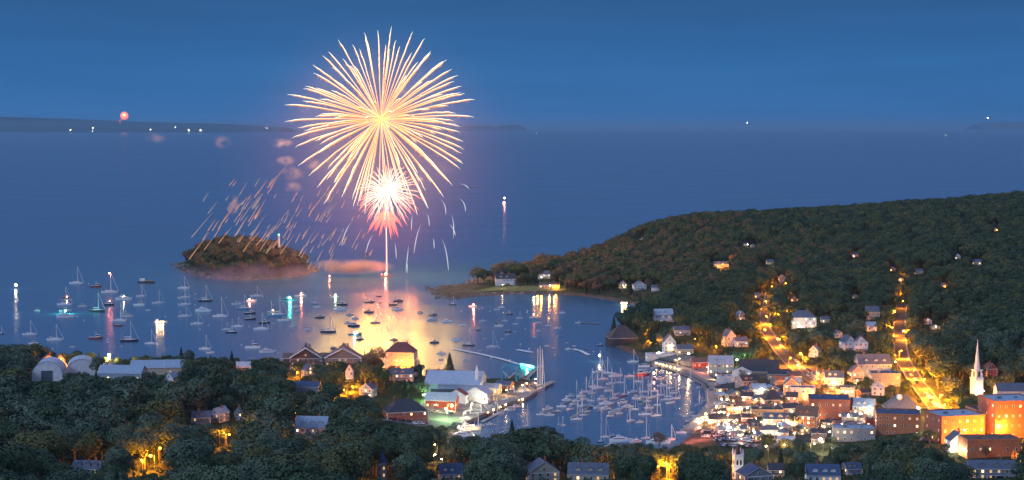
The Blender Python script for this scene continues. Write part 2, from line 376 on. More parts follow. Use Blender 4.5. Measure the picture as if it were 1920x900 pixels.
road([(1444, 548), (1440, 570), (1434, 590), (1434, 618), (1452, 645), (1480, 680), (1520, 712), (1560, 738), (1600, 768)], 9, show=((604, 636), (640, 760)))
road([(1691, 572), (1690, 580), (1686, 610), (1688, 650), (1694, 680), (1712, 712), (1736, 742), (1762, 775), (1772, 800), (1740, 830)], 9.5, show=((588, 600), (606, 632), (638, 652), (664, 690), (698, 800)))
road([(1600, 756), (1625, 775), (1652, 800), (1610, 826)], 9, vis=False)
road([(1434, 612), (1470, 598), (1530, 596)], 7, vis=False)

# ------------------------------------------------------------------ buildings
def winmesh(m):
    mb = MB(); mb.box(-.5, .5, -.10, .06, -.5, .5, 0); mb.box(-.40, .40, -.13, -.10, -.42, -.03, 1); mb.box(-.40, .40, -.13, -.10, .03, .42, 1)
    return mb.mesh('window', [M_TRIM, m])
M_DIM = mat('dim lit window', (.1, .08, .05), .3, emis=(1, .55, .20), es=.9); WM = {'dim': winmesh(M_DIM), 'dark': winmesh(M_GLASSD), 'warm': winmesh(M_WARM), 'pale': winmesh(M_PALE)}
mbd = MB(); mbd.box(-.5, .5, -.10, .05, 0, 1, 0); mbd.box(-.38, .38, -.13, -.10, .03, .95, 1); DOORM = mbd.mesh('door', [M_TRIM, mat('door paint', (.12, .05, .04), .5)])
mbd = MB(); mbd.box(-.5, .5, -.10, .05, 0, 1, 0); mbd.box(-.46, .46, -.14, -.10, .0, .95, 1); GATEM = mbd.mesh('door', [M_TRIM, mat('grey shed door', (.10, .12, .15), .5)])
COL = dict(white=(.70, .71, .72), cream=(.48, .42, .32), tan=(.30, .23, .16), grey=(.24, .25, .27), pink=(.50, .36, .31), brick=(.34, .12, .075), red=(.38, .07, .05),
    blue=(.36, .46, .54), dblue=(.05, .08, .15), dark=(.045, .048, .06), slate=(.10, .12, .16), steel=(.30, .38, .46), brown=(.17, .10, .07), orange=(.42, .17, .08), redroof=(.22, .07, .05), green=(.4, .5, .44), paleroof=(.42, .48, .54))  # green: white wall paint with a green lamp's light mixed in
def wallmat(c): return mat('wall ' + c, COL[c], .8, var=.14, vs=.5)
def roofmat(c): return mat('roof ' + c, COL[c], .75, var=.22, vs=.8)
HOUSES = []
rb = random.Random(11)
def bld(px, py, w, h, d, roof, wall, rc, yaw, floors, lit, label, name='house', cat='house', hide=.42, ch=1, front='win', litk='warm', group=None, Z=None, rf=.38):
    g = ground(px, py); k = mpp(g.y); w_, h_ = w * k, h * k
    d_ = d; yw = R(yaw); cx, cy = g.x + math.sin(yw) * 0, g.y + d_ / 2
    zs = [hgt(cx + a, cy + b) for a in (-w_ / 2, w_ / 2) for b in (-d_ / 2, d_ / 2)]
    z0 = max(min(zs), 1.0) if Z is None else Z; zlow = -2.0
    root = thing(name, (cx, cy, z0), yw, label, cat, group)
    FOOT.append((cx, cy, max(w_, d_) * .5 + 1.5)); PROT.append((px - w * .42, py - h, px + w * .42, py - h * (hide + (.12 if hide > .1 else 0)), g.y))
    if roof in ('gable', 'front', 'hip'): rh = h_ * rf
    elif roof == 'barrel': rh = h_ * .62
    else: rh = 0
    eh = h_ - rh; X, Y = w_ / 2, d_ / 2
    mb = MB(); ov = .45
    if roof == 'flat':
        mb.box(-X, X, -Y, Y, zlow, eh); r = mb.build('wall', wallmat(wall), root)
        mb = MB(); mb.box(-X + .3, X - .3, -Y + .3, Y - .3, eh + .01, eh + .15, 0)
        ro = mb.build('roof', roofmat(rc), root)
        mb = MB(); pt = .35
        for bx in ((-X - .12, X + .12, -Y - .12, -Y + .3), (-X - .12, X + .12, Y - .3, Y + .12), (-X - .12, -X + .3, -Y + .3, Y - .3), (X - .3, X + .12, -Y + .3, Y - .3)): mb.box(*bx, eh - .25, eh + .8)
        mb.build('cornice', wallmat(wall), root)
        mb = MB(); mb.box(-X * .5, -X * .5 + 2.2, -1, 1.4, eh + .15, eh + 1.7); mb.box(X * .35, X * .35 + 1.6, 0, 1.6, eh + .15, eh + 1.2); mb.build('rooftop_unit', M_METAL, ro)
    elif roof == 'gable':     # ridge along the width
        mb.box(-X, X, -Y, Y, zlow, eh)
        for s in (-1, 1): mb.q([(s * X, -Y, eh), (s * X, Y, eh), (s * X, 0, eh + rh)])
        mb.build('wall', wallmat(wall), root)
        mb = MB(); t = .28
        for s in (-1, 1):
            a, b = (s * (Y + ov), eh - ov * rh / Y), (0, eh + rh)
            mb.q([(-X - ov, a[0], a[1] + t), (X + ov, a[0], a[1] + t), (X + ov, b[0], b[1] + t), (-X - ov, b[0], b[1] + t)])
            mb.q([(-X - ov, a[0], a[1]), (X + ov, a[0], a[1]), (X + ov, b[0], b[1]), (-X - ov, b[0], b[1])][::-1])
            mb.q([(-X - ov, a[0], a[1]), (X + ov, a[0], a[1]), (X + ov, a[0], a[1] + t), (-X - ov, a[0], a[1] + t)], 1)
            for e in (-1, 1): mb.q([(e * (X + ov), a[0], a[1]), (e * (X + ov), b[0], b[1]), (e * (X + ov), b[0], b[1] + t), (e * (X + ov), a[0], a[1] + t)], 1)
        ro = mb.build('roof', [roofmat(rc), M_TRIM], root)
    elif roof == 'front':     # gable faces the front
        mb.box(-X, X, -Y, Y, zlow, eh)
        for s in (-1, 1): mb.q([(-X, s * Y, eh), (X, s * Y, eh), (0, s * Y, eh + rh)])
        mb.build('wall', wallmat(wall), root)
        mb = MB(); t = .28
        for s in (-1, 1):
            a, b = (s * (X + ov), eh - ov * rh / X), (0, eh + rh)
            mb.q([(a[0], -Y - ov, a[1] + t), (a[0], Y + ov, a[1] + t), (b[0], Y + ov, b[1] + t), (b[0], -Y - ov, b[1] + t)])
            mb.q([(a[0], -Y - ov, a[1]), (a[0], Y + ov, a[1]), (b[0], Y + ov, b[1]), (b[0], -Y - ov, b[1])][::-1])
            mb.q([(a[0], -Y - ov, a[1]), (a[0], Y + ov, a[1]), (a[0], Y + ov, a[1] + t), (a[0], -Y - ov, a[1] + t)], 1)
            for e in (-1, 1): mb.q([(a[0], e * (Y + ov), a[1]), (b[0], e * (Y + ov), b[1]), (b[0], e * (Y + ov), b[1] + t), (a[0], e * (Y + ov), a[1] + t)], 1)
        ro = mb.build('roof', [roofmat(rc), M_TRIM], root)
    elif roof == 'hip':
        mb.box(-X, X, -Y, Y, zlow, eh); mb.build('wall', wallmat(wall), root)
        mb = MB(); rr = max(X - Y, X * .12); E = eh + .02
        a = [(-X - ov, -Y - ov, E), (X + ov, -Y - ov, E), (X + ov, Y + ov, E), (-X - ov, Y + ov, E)]; p, q = (-rr, 0, eh + rh), (rr, 0, eh + rh)
        mb.q([a[0], a[1], q, p]); mb.q([a[1], a[2], q]); mb.q([a[2], a[3], p, q]); mb.q([a[3], a[0], p])
        mb.box(-X - ov, X + ov, -Y - ov, Y + ov, eh - .3, eh, 1); ro = mb.build('roof', [roofmat(rc), M_TRIM], root)
    elif roof == 'barrel':
        mb.box(-X, X, -Y, Y, zlow, eh); n_ = 14
        arc = [(X * math.cos(math.pi * i / n_), eh + rh * math.sin(math.pi * i / n_)) for i in range(n_ + 1)]
        for s in (-1, 1): mb.q([(x, s * (Y - .05), z) for x, z in arc])
        mb.build('wall', wallmat(wall), root); mb = MB()
        for (x0, q0), (x1, q1) in zip(arc, arc[1:]): mb.q([(x0 * 1.02, -Y - .3, q0 + .15), (x0 * 1.02, Y + .3, q0 + .15), (x1 * 1.02, Y + .3, q1 + .15), (x1 * 1.02, -Y - .3, q1 + .15)])
        ro = mb.build('roof', roofmat(rc), root, smooth=True)
    fh = eh / floors
    def wi(mesh_, nm, x, y, z, rz, sx, sz):
        o = link(nm, mesh_, root, (x, y, z)); o.rotation_euler = (0, 0, rz); o.scale = (sx, 1, sz); return o
    def pick():
        if rb.random() < lit: return WM[rb.choice((litk, litk, 'dim', 'dim', 'dim', 'pale'))]
        return WM['dark' if rb.random() < .85 else 'dim']
    if front == 'win':
        nw = max(2, min(6, int(w_ / 3.4))); ws = min(1.5, w_ / nw * .5)
        for fl in range(floors):
            for i in range(nw):
                x = -X + w_ * (i + .5) / nw
                if fl == 0 and i == nw // 2: wi(DOORM, 'door', x, -Y, .05, 0, 1.3, min(2.3, fh * .85)); continue
                wi(pick(), 'window', x, -Y, fh * (fl + .55), 0, ws, min(1.7, fh * .6))
        ns = max(1, min(3, int(d_ / 4)))
        for sd, rz in ((-1, -math.pi / 2), (1, math.pi / 2)):
            if sd * g.x > 60 and abs(yaw) < 10: continue        # that side is turned away
            for fl in range(floors):
                for i in range(ns): wi(pick(), 'window', sd * X, -Y + d_ * (i + .5) / ns, fh * (fl + .55), rz, 1.2, min(1.6, fh * .6))
        if roof == 'front' and w > 13: wi(pick(), 'window', 0, -Y, eh + rh * .3, 0, 1.2, min(1.5, rh * .4))
        if floors == 1 and roof in ('flat',) and w_ > 14: pass
    elif front == 'gate':
        wi(GATEM, 'door', 0, -Y, .05, 0, w_ * .42, eh + rh * .35)
    if ch and roof in ('gable', 'hip', 'front') and w > 14:
        mb = MB(); x, y = X * rb.choice((-.5, -.3, .4)), Y * .25
        if roof == 'front': x, y = X * .25, Y * .2
        mb.box(x - .5, x + .5, y - .4, y + .4, eh, eh + rh + 1.5); mb.box(x - .6, x + .6, y - .5, y + .5, eh + rh + 1.5, eh + rh + 1.75)
        mb.build('chimney', wallmat('brick'), ro)
    if roof == 'gable' and floors >= 2 and w >= 30 and front == 'win':
        for fx in (-.5, .1, .6)[:2 if w < 50 else 3]:
            x = X * fx; zb = eh + rh * .22; yb = -Y * .72; dw = min(1.5, X * .16); mb = MB(); mb.box(x - dw, x + dw, yb, -Y * .1, eh, zb + 1.6); dm = mb.build('dormer', wallmat(wall), ro)
            mb = MB(); mb.q([(x - dw - .3, yb - .3, zb + 1.5), (x, yb - .3, zb + 2.7), (x, 0, zb + 2.7), (x - dw - .3, 0, zb + 1.5)]); mb.q([(x + dw + .3, yb - .3, zb + 1.5), (x, yb - .3, zb + 2.7), (x, 0, zb + 2.7), (x + dw + .3, 0, zb + 1.5)][::-1]); mb.q([(x - dw, yb, zb + 1.5), (x + dw, yb, zb + 1.5), (x, yb, zb + 2.6)], 1)
            mb.build('dormer_roof', [roofmat(rc), wallmat(wall)], dm)
    if front == 'win' and roof != 'flat' and w >= 18:
        mb = MB()
        for sx in (-1, 1): mb.box(sx * X - .2, sx * X + .2, -Y - .05, -Y + .3, 0, eh - .1)
        mb.box(-X, X, -Y - .04, -Y + .02, eh - .55, eh - .15); mb.build('corner_board', M_TRIM, root)
        if cat == 'house' and w >= 24:
            mb = MB(); a_ = min(X * .7, 5); mb.q([(-a_, -Y - 2.4, 2.7), (a_, -Y - 2.4, 2.7), (a_, -Y, 3.3), (-a_, -Y, 3.3)]); mb.box(-a_, a_, -Y - 2.4, -Y - 2.25, 2.5, 2.69, 1)
            for xx in (-a_ + .2, 0, a_ - .2): mb.box(xx - .12, xx + .12, -Y - 2.35, -Y - 2.1, -1, 2.5, 1)
            mb.build('porch', [roofmat(rc), M_TRIM], root)
    HOUSES.append((root, px, py)); return root, X, Y, eh, rh
B = bld
# waterfront on the left
B(84, 716, 56, 40, 26, 'barrel', 'white', 'paleroof', 8, 1, 0, 'white barrel-roofed boat shed with a tall grey door', 'boat_shed', 'shed', front='gate', hide=.1)
B(146, 706, 52, 34, 24, 'barrel', 'white', 'paleroof', 14, 1, 0, 'white barrel-roofed boat shed without a visible door, beside the glowing gable', 'boat_shed', 'shed', front='none', hide=.2)
B(88, 688, 24, 24, 9, 'front', 'pink', 'brown', 20, 2, .6, 'pink gabled house behind the boat shed with the grey door', hide=.3)
B(113, 694, 20, 28, 8, 'front', 'cream', 'brown', 10, 2, .9, 'narrow cream house glowing yellow between the two boat sheds', hide=.1)
B(225, 716, 84, 32, 18, 'gable', 'steel', 'steel', -4, 1, .1, 'long low shed with blue grey roof under the bright white lamp', 'shed', 'shed', ch=0, hide=.3)
B(292, 704, 100, 30, 20, 'gable', 'cream', 'steel', 6, 1, .15, 'long cream warehouse with a blue metal roof by the water', 'warehouse', 'warehouse', ch=0, hide=.2)
B(320, 722, 18, 24, 9, 'front', 'white', 'steel', -20, 1, .2, 'small white shed with blue roof beside the cream warehouse', 'shed', 'shed', ch=0)
B(455, 700, 26, 22, 10, 'gable', 'grey', 'paleroof', 8, 1, .2, 'small pale grey house alone on the shore beside a pine', hide=.4)
B(375, 800, 34, 26, 11, 'gable', 'grey', 'slate', 8, 2, .1, 'slate-roofed grey house with chimney deep in the woods', hide=.4)
B(409, 796, 21, 28, 12, 'front', 'blue', 'steel', -24, 2, .1, 'pale blue gable in the woods beside the slate-roofed house', hide=.35)
B(445, 790, 15, 24, 10, 'front', 'blue', 'slate', 10, 2, .2, 'small pale blue gable peeping from dark trees', hide=.45)
B(162, 892, 56, 30, 12, 'gable', 'grey', 'slate', -6, 2, .3, 'dark-roofed low house half sunk in trees at the bottom edge', hide=.45)
# three chalets and the houses around them
B(572, 696, 58, 42, 16, 'front', 'brown', 'brown', 4, 3, .3, 'brown-roofed shingled mansion left of its two neighbours on the shore', 'mansion', 'house', hide=.42, rf=.5)
B(642, 696, 68, 45, 17, 'front', 'tan', 'brown', 2, 3, .15, 'broad tan gabled mansion with wide eaves against the golden water', 'mansion', 'house', hide=.4, rf=.5)
B(751, 696, 56, 50, 18, 'hip', 'pink', 'redroof', -8, 3, .45, 'red hip-roofed mansion with floodlit yellow front', 'mansion', 'house', hide=.15, rf=.36, litk='warm')
B(578, 712, 24, 28, 9, 'front', 'cream', 'slate', 24, 2, .3, 'cream steep-gabled house in front of the shingled mansion', hide=.3)
B(655, 716, 15, 34, 7, 'front', 'white', 'slate', 0, 2, .3, 'tall narrow white gabled house below the broad tan mansion', hide=.2)
B(690, 744, 26, 26, 9, 'front', 'blue', 'slate', -24, 2, .2, 'grey blue gabled cottage beside the golden lit trees', 'cottage', 'house', hide=.3)
B(576, 736, 48, 22, 10, 'gable', 'grey', 'dblue', -10, 1, .2, 'long navy-roofed house among trees below the mansions', hide=.35)
B(752, 716, 44, 24, 10, 'gable', 'pink', 'slate', 4, 2, .25, 'pinkish house with slate roof just below the floodlit mansion', hide=.3)
B(816, 714, 36, 20, 10, 'gable', 'cream', 'redroof', 4, 1, .8, 'low red-roofed house with glowing windows beside a lone pine', hide=.2)
# boatyard
B(853, 744, 106, 44, 44, 'gable', 'blue', 'paleroof', -6, 1, 0, 'huge pale blue boatyard hall with low metal roof', 'boatyard_hall', 'shed', front='none', ch=0, hide=.1, rf=.4)
B(833, 754, 50, 22, 12, 'gable', 'brown', 'dark', -6, 1, .1, 'low dark-roofed annexe in front of the boatyard hall', 'annexe', 'shed', ch=0, hide=.1)
B(828, 768, 58, 32, 15, 'gable', 'red', 'paleroof', -8, 1, .7, 'red-walled workshop with pale roof facing the yard', 'workshop', 'workshop', ch=0, hide=.05)
B(858, 760, 36, 28, 10, 'front', 'white', 'redroof', -12, 1, .2, 'white gabled shed with red porch roof in the boatyard', 'shed', 'shed', ch=0, hide=.1)
B(897, 757, 46, 32, 14, 'front', 'white', 'paleroof', -18, 1, .5, 'white boatyard shed with bright opening beside the quay', 'shed', 'shed', ch=0, hide=.05, litk='pale')
B(880, 742, 40, 24, 12, 'gable', 'white', 'paleroof', -14, 1, .2, 'pale roofed shed behind the tall white mast', 'shed', 'shed', ch=0, hide=.1)
B(921, 742, 34, 20, 12, 'gable', 'cream', 'paleroof', -18, 1, .6, 'cream waterfront shed between the white shed and the blue boat hoist', 'shed', 'shed', ch=0, hide=.1)
B(946, 730, 30, 16, 10, 'gable', 'orange', 'slate', -20, 1, .5, 'low orange shed just below the blue boat hoist', 'shed', 'shed', ch=0, hide=.1)
B(758, 790, 78, 42, 20, 'hip', 'brick', 'dark', 16, 2, .2, 'red brick building with a dark hipped roof by the car park', 'brick_building', 'building', hide=.1, rf=.5)
B(584, 826, 60, 46, 13, 'gable', 'white', 'steel', -6, 2, .35, 'white house with stepped blue roofs among the big maples', hide=.3)
B(716, 908, 16, 40, 6, 'flat', 'pink', 'dblue', 0, 3, .2, 'round-cornered turret house with navy cone roof', 'turret_house', 'house', hide=.3, ch=0)
B(844, 908, 44, 42, 12, 'gable', 'white', 'dblue', 6, 2, .2, 'white house with navy roof at the bottom edge below lit foliage', hide=.3)
B(1016, 912, 58, 50, 13, 'front', 'cream', 'slate', 10, 3, .3, 'tall cream house with twin steep gables at the bottom edge', hide=.3)
B(1104, 912, 76, 46, 13, 'gable', 'cream', 'slate', -4, 2, .25, 'wide slate-roofed house with two chimneys at the bottom edge', hide=.3)
# headland
B(948, 536, 38, 22, 12, 'gable', 'white', 'dark', 6, 2, .2, 'white dark-roofed house on the headland lawn below the round trees', hide=.05)
B(1020, 524, 24, 16, 10, 'gable', 'white', 'slate', 0, 2, 1, 'brightly lit white house up among the headland trees', hide=.05, litk='pale')
B(1030, 541, 38, 11, 9, 'gable', 'tan', 'dark', 0, 1, .8, 'long low lit house at the water edge of the headland', hide=.05, litk='pale')
B(1168, 542, 15, 15, 8, 'front', 'cream', 'slate', 0, 2, 1, 'small glowing cottage at the wooded head of the cove', 'cottage', 'house', hide=.05, litk='pale')
B(1199, 545, 24, 18, 9, 'front', 'white', 'slate', 10, 2, 0, 'white gabled house at the head of the cove', hide=.05)
B(1229, 546, 14, 12, 8, 'gable', 'white', 'slate', 0, 1, 0, 'tiny white cottage right of the white gabled cove house', 'cottage', 'house', hide=.05)
B(1168, 646, 56, 36, 22, 'hip', 'dark', 'dark', 10, 1, 0, 'dark hip-roofed boathouse on the point of the inner harbour', 'boathouse', 'boathouse', front='none', ch=0, hide=.1, rf=.6)
B(1244, 606, 36, 26, 10, 'gable', 'white', 'paleroof', 14, 2, .4, 'white house above the yellow lit lawn', hide=.25)
B(1255, 662, 22, 36, 10, 'front', 'white', 'slate', 6, 3, .1, 'tall narrow white gabled house over the north wharf', hide=.05)
B(1278, 630, 30, 18, 10, 'gable', 'blue', 'slate', 8, 1, .3, 'pale blue house beside the top of the yellow lit lawn', hide=.2)
B(1284, 666, 30, 20, 9, 'gable', 'cream', 'slate', 6, 1, .6, 'cream cottage behind the bright wharf lamp', 'cottage', 'house', hide=.1)
B(1240, 672, 56, 12, 10, 'flat', 'white', 'steel', 8, 1, .8, 'flat white dining pavilion on the north wharf', 'pavilion', 'pavilion', hide=0, litk='pale')
B(1318, 690, 40, 20, 10, 'gable', 'red', 'brown', 6, 1, .5, 'long red boathouse glowing under the wharf lamps', 'boathouse', 'boathouse', ch=0, hide=0)
B(1353, 702, 46, 34, 14, 'gable', 'green', 'steel', -4, 2, .5, 'green-tinted white house with lamplight painted into its walls', hide=0, litk='pale')  # a white house; the green lamp's light is painted into its wall colour
B(1394, 706, 36, 20, 12, 'front', 'white', 'slate', -14, 1, .5, 'low white gabled shop lit green', 'shop', 'shop', ch=0, hide=0, litk='pale')
B(1425, 704, 74, 30, 18, 'gable', 'tan', 'dark', -4, 1, .2, 'long warehouse under one big dark roof above the wharves', 'warehouse', 'warehouse', ch=0, hide=0, rf=.65)
B(1367, 652, 20, 32, 9, 'front', 'white', 'slate', 26, 2, .3, 'steep white house in the trees above the red boathouse', hide=.2)
B(1390, 652, 24, 18, 9, 'gable', 'white', 'slate', 6, 1, .9, 'low white house with glowing windows in the trees', hide=.1)
B(1388, 602, 14, 18, 8, 'front', 'white', 'steel', 28, 2, .2, 'small white gable high in the dark woods above the harbour', hide=.2)
B(1507, 616, 46, 34, 14, 'hip', 'white', 'slate', 2, 3, .95, 'floodlit three-storey white inn below a glowing tree', 'inn', 'inn', hide=.1, litk='pale')
B(1530, 672, 18, 22, 9, 'front', 'white', 'steel', -30, 2, .2, 'lone white gable right of the orange street', hide=.2)
B(1637, 600, 24, 26, 10, 'gable', 'cream', 'slate', 0, 2, .5, 'cream house with grey roof left of the upper avenue', hide=.2)
B(1634, 622, 18, 18, 8, 'gable', 'white', 'steel', 6, 1, .3, 'small white house just below the cream one', hide=.2)
B(1572, 634, 14, 14, 8, 'front', 'white', 'slate', 12, 1, .2, 'tiny white house in dark trees right of the inn', hide=.2)
B(1548, 606, 16, 12, 8, 'gable', 'cream', 'slate', 0, 1, .9, 'low glowing cream house just right of the inn', hide=.1)
B(1591, 660, 24, 30, 11, 'front', 'white', 'slate', 16, 2, .1, 'white steep gable of the pair above the large grey house', hide=.15)
B(1616, 660, 26, 30, 11, 'front', 'white', 'slate', -10, 2, .1, 'white gabled house with balconies beside its steep twin', hide=.15)
B(1640, 706, 62, 44, 16, 'gable', 'blue', 'slate', 2, 3, .15, 'large pale blue apartment house under a long slate roof', 'apartment_house', 'building', hide=.1)
B(1662, 728, 54, 28, 14, 'flat', 'grey', 'dblue', -4, 2, .2, 'flat-roofed grey block below the apartment house', 'block', 'building', hide=.1)
B(1649, 744, 22, 26, 9, 'front', 'white', 'steel', -16, 2, .1, 'white gabled house in front of the flat grey block', hide=.1)
B(1606, 716, 24, 30, 9, 'front', 'pink', 'slate', 10, 2, .6, 'pinkish gabled house left of the flat grey block', hide=.1)
B(1566, 724, 34, 30, 11, 'gable', 'cream', 'slate', -6, 3, .7, 'tall cream corner shop lit gold', 'shop', 'shop', hide=0)
B(1463, 712, 42, 20, 13, 'gable', 'tan', 'dark', -6, 1, .3, 'dark-roofed tan store at the foot of the orange street', 'store', 'shop', ch=0, hide=0)
B(1486, 742, 28, 34, 12, 'front', 'tan', 'slate', -8, 3, .3, 'tall beige gabled building above the blue canopy shop', 'beige_building', 'building', hide=0)
B(1507, 754, 46, 26, 11, 'flat', 'white', 'dblue', -6, 2, .6, 'white shop with a blue flat roof', 'shop', 'shop', hide=0)
B(1450, 758, 38, 28, 13, 'hip', 'pink', 'dark', 6, 1, .6, 'pink restaurant with dark pyramid roof', 'restaurant', 'restaurant', hide=0, ch=0, rf=.6)
B(1424, 742, 26, 22, 11, 'gable', 'grey', 'steel', 6, 2, .3, 'grey blue store behind the pyramid roof', 'store', 'shop', ch=0, hide=0)
B(1404, 726, 38, 26, 13, 'gable', 'pink', 'dark', 22, 2, .4, 'slanting dark-roofed building above the crowded wharf', 'wharf_building', 'building', hide=0, ch=0)
B(1362, 722, 30, 14, 10, 'flat', 'white', 'steel', 6, 1, .8, 'white quay kiosk below the green-tinted white house', 'kiosk', 'kiosk', hide=0)
B(1560, 788, 76, 38, 24, 'flat', 'brick', 'dblue', -8, 2, .5, 'wide brick block with a blue roof and orange lit flank', 'brick_block', 'building', hide=0)
B(1517, 806, 42, 42, 14, 'gable', 'orange', 'brown', -20, 3, .7, 'orange lit building with outside stairs', 'orange_building', 'building', hide=0)
B(1368, 792, 76, 17, 13, 'gable', 'cream', 'dark', -3, 1, .8, 'long low lit wharf building at the head of the harbour', 'wharf_building', 'building', hide=0, ch=0)
B(1378, 812, 58, 16, 12, 'gable', 'tan', 'slate', -3, 1, .9, 'long tan market hall with slate roof beside the car park', 'market_hall', 'building', hide=0, ch=0)
B(1440, 782, 60, 16, 12, 'flat', 'tan', 'dark', -4, 1, .7, 'flat dark-roofed store in the middle of town', 'store', 'shop', hide=0)
B(1462, 802, 56, 26, 12, 'gable', 'cream', 'slate', -6, 2, .7, 'cream hall with slate roof in the middle of town', 'hall', 'hall', hide=0)
B(1444, 820, 36, 20, 10, 'hip', 'white', 'slate', 4, 1, .8, 'white hip-roofed kiosk with bright front by the car park', 'kiosk', 'kiosk', hide=0, ch=0, litk='pale')
B(1484, 776, 34, 18, 10, 'gable', 'pink', 'dark', 8, 1, .7, 'pink lit cafe behind the cream hall', 'cafe', 'cafe', hide=0, ch=0)
B(1400, 766, 40, 18, 10, 'gable', 'pink', 'brown', 4, 1, .8, 'pink boardwalk shop above the long wharf building', 'shop', 'shop', hide=0, ch=0)
B(1378, 748, 30, 18, 9, 'front', 'cream', 'slate', 20, 1, .8, 'cream gabled shop at the harbour edge', 'shop', 'shop', hide=0, ch=0)
B(1422, 774, 24, 16, 9, 'front', 'white', 'redroof', -10, 1, .6, 'little white gabled shop with red roof', 'shop', 'shop', hide=0, ch=0)
B(1604, 830, 76, 26, 14, 'flat', 'grey', 'steel', -4, 2, .3, 'grey flat-roofed building behind the star-bright lamp', 'office_building', 'building', hide=.1)
B(1596, 812, 56, 16, 12, 'flat', 'brick', 'slate', -4, 1, .2, 'low brick annexe below the wide brick block', 'annexe', 'building', hide=0)
B(1625, 782, 38, 34, 14, 'gable', 'cream', 'steel', -22, 3, .6, 'cream lit block with grey roof on the shopping street', 'cream_block', 'building', hide=0)
B(1592, 752, 26, 24, 10, 'flat', 'cream', 'slate', -16, 2, .8, 'small glowing cream shop on the street corner', 'shop', 'shop', hide=0, litk='pale')
B(1636, 806, 22, 18, 9, 'flat', 'red', 'dark', -10, 1, .7, 'small red shopfront beside the orange-walled block', 'shop', 'shop', hide=0)
B(1695, 778, 64, 36, 16, 'hip', 'tan', 'slate', -4, 1, .2, 'hip-roofed hall with a white roof dome', 'hall', 'hall', hide=0, rf=.65)
B(1690, 814, 82, 42, 22, 'flat', 'orange', 'dblue', -10, 3, .35, 'orange-walled block with blue flat roof at the crossroads', 'orange_block', 'building', hide=0)
B(1799, 830, 90, 54, 24, 'flat', 'brick', 'steel', 12, 3, .4, 'red brick block with blue roof right of the avenue', 'brick_block', 'building', hide=0)
B(1900, 824, 84, 74, 26, 'flat', 'brick', 'steel', 8, 4, .35, 'tallest red brick mill at the edge of town', 'brick_mill', 'building', hide=0)
B(1852, 806, 52, 38, 18, 'flat', 'brick', 'dark', 8, 2, .3, 'lower brick wing stepping down from the tall mill', 'brick_wing', 'building', hide=0)
B(1862, 858, 104, 36, 16, 'flat', 'orange', 'brown', 4, 1, .1, 'long orange floodlit low building in front of the mill', 'low_building', 'building', hide=0)
B(1798, 850, 34, 40, 10, 'front', 'white', 'slate', 4, 2, .9, 'bright white gabled shop left of the orange low building', 'shop', 'shop', hide=0, litk='pale')
B(1866, 896, 92, 32, 13, 'gable', 'grey', 'slate', -2, 2, .35, 'long grey house with slate roof at the bottom right edge', hide=.1)
B(1905, 752, 66, 34, 14, 'gable', 'white', 'slate', -4, 1, .1, 'church nave with grey roof right of the white steeple', 'church_nave', 'church', hide=.3, ch=0)
B(1858, 708, 20, 26, 9, 'front', 'red', 'brown', 10, 2, .1, 'small red gable behind the white steeple', hide=.3)
B(1418, 912, 58, 42, 13, 'front', 'grey', 'dblue', 14, 2, .2, 'navy-roofed double gable house right of the white church tower', hide=.3)
B(1456, 896, 28, 26, 9, 'gable', 'cream', 'dark', 0, 2, .5, 'cream house with tall red chimney at the bottom edge', hide=.2)
B(1546, 914, 62, 44, 13, 'gable', 'white', 'dblue', -4, 2, .2, 'navy-roofed white house with broad white chimney', hide=.25)
B(1600, 892, 30, 24, 10, 'gable', 'pink', 'dblue', 10, 2, .3, 'small navy-roofed pink house among dark trees', hide=.2)
B(1420, 560, 0.1 + 12, 10, 7, 'gable', 'cream', 'slate', 0, 1, .9, 'glowing cabin left of the top of the orange street', 'cabin', 'house', hide=0)
for px, py, w, h, lab in ((1356, 502, 20, 13, 'lit house high in the woods above the cove'), (1344, 500, 10, 10, 'lit cabin left of the lit house in the high woods'),
    (1398, 462, 8, 7, 'tiny lit cabin near the wooded skyline'), (1412, 464, 7, 6, 'dim tiny cabin beside another near the skyline'), (1444, 497, 12, 10, 'pale cabin at the top end of the orange street'),
    (1467, 530, 12, 14, 'pink gable beside the top of the orange street'), (1603, 482, 12, 10, 'dim pinkish cabin on the mid hillside'), (1675, 510, 10, 9, 'glowing cottage high on the slope above the avenue'),
    (1690, 528, 8, 7, 'small glowing cottage just below another above the avenue'), (1724, 514, 14, 10, 'pale pink house on the right-hand hillside'), (1797, 488, 10, 12, 'pale house near a glowing tree on the right hill'),
    (1831, 498, 18, 11, 'white lit house far up the right hill'), (1868, 434, 7, 6, 'lone lit cabin under the ridge line'), (1741, 610, 14, 12, 'pale blue house right of the avenue'),
    (1755, 618, 16, 9, 'low lit house right of the pale blue one'), (1770, 540, 10, 8, 'amber lit cabin on the right hill'),
    (1490, 566, 12, 10, 'grey house behind the inn'), (1604, 560, 11, 8, 'grey cabin in the woods between the two streets'), (1203, 450, 7, 6, 'lit hut on the shoulder of the hill above the cove')):
    B(px, py, w, h, 7, rb.choice(('gable', 'front')), rb.choice(('white', 'cream', 'pink')), 'slate', rb.uniform(-20, 20), 1, .75, lab, 'cabin', 'house', hide=0, ch=0)
occ = [(px, py) for _, px, py in HOUSES]; items = []; tries = 0; ri = random.Random(31)
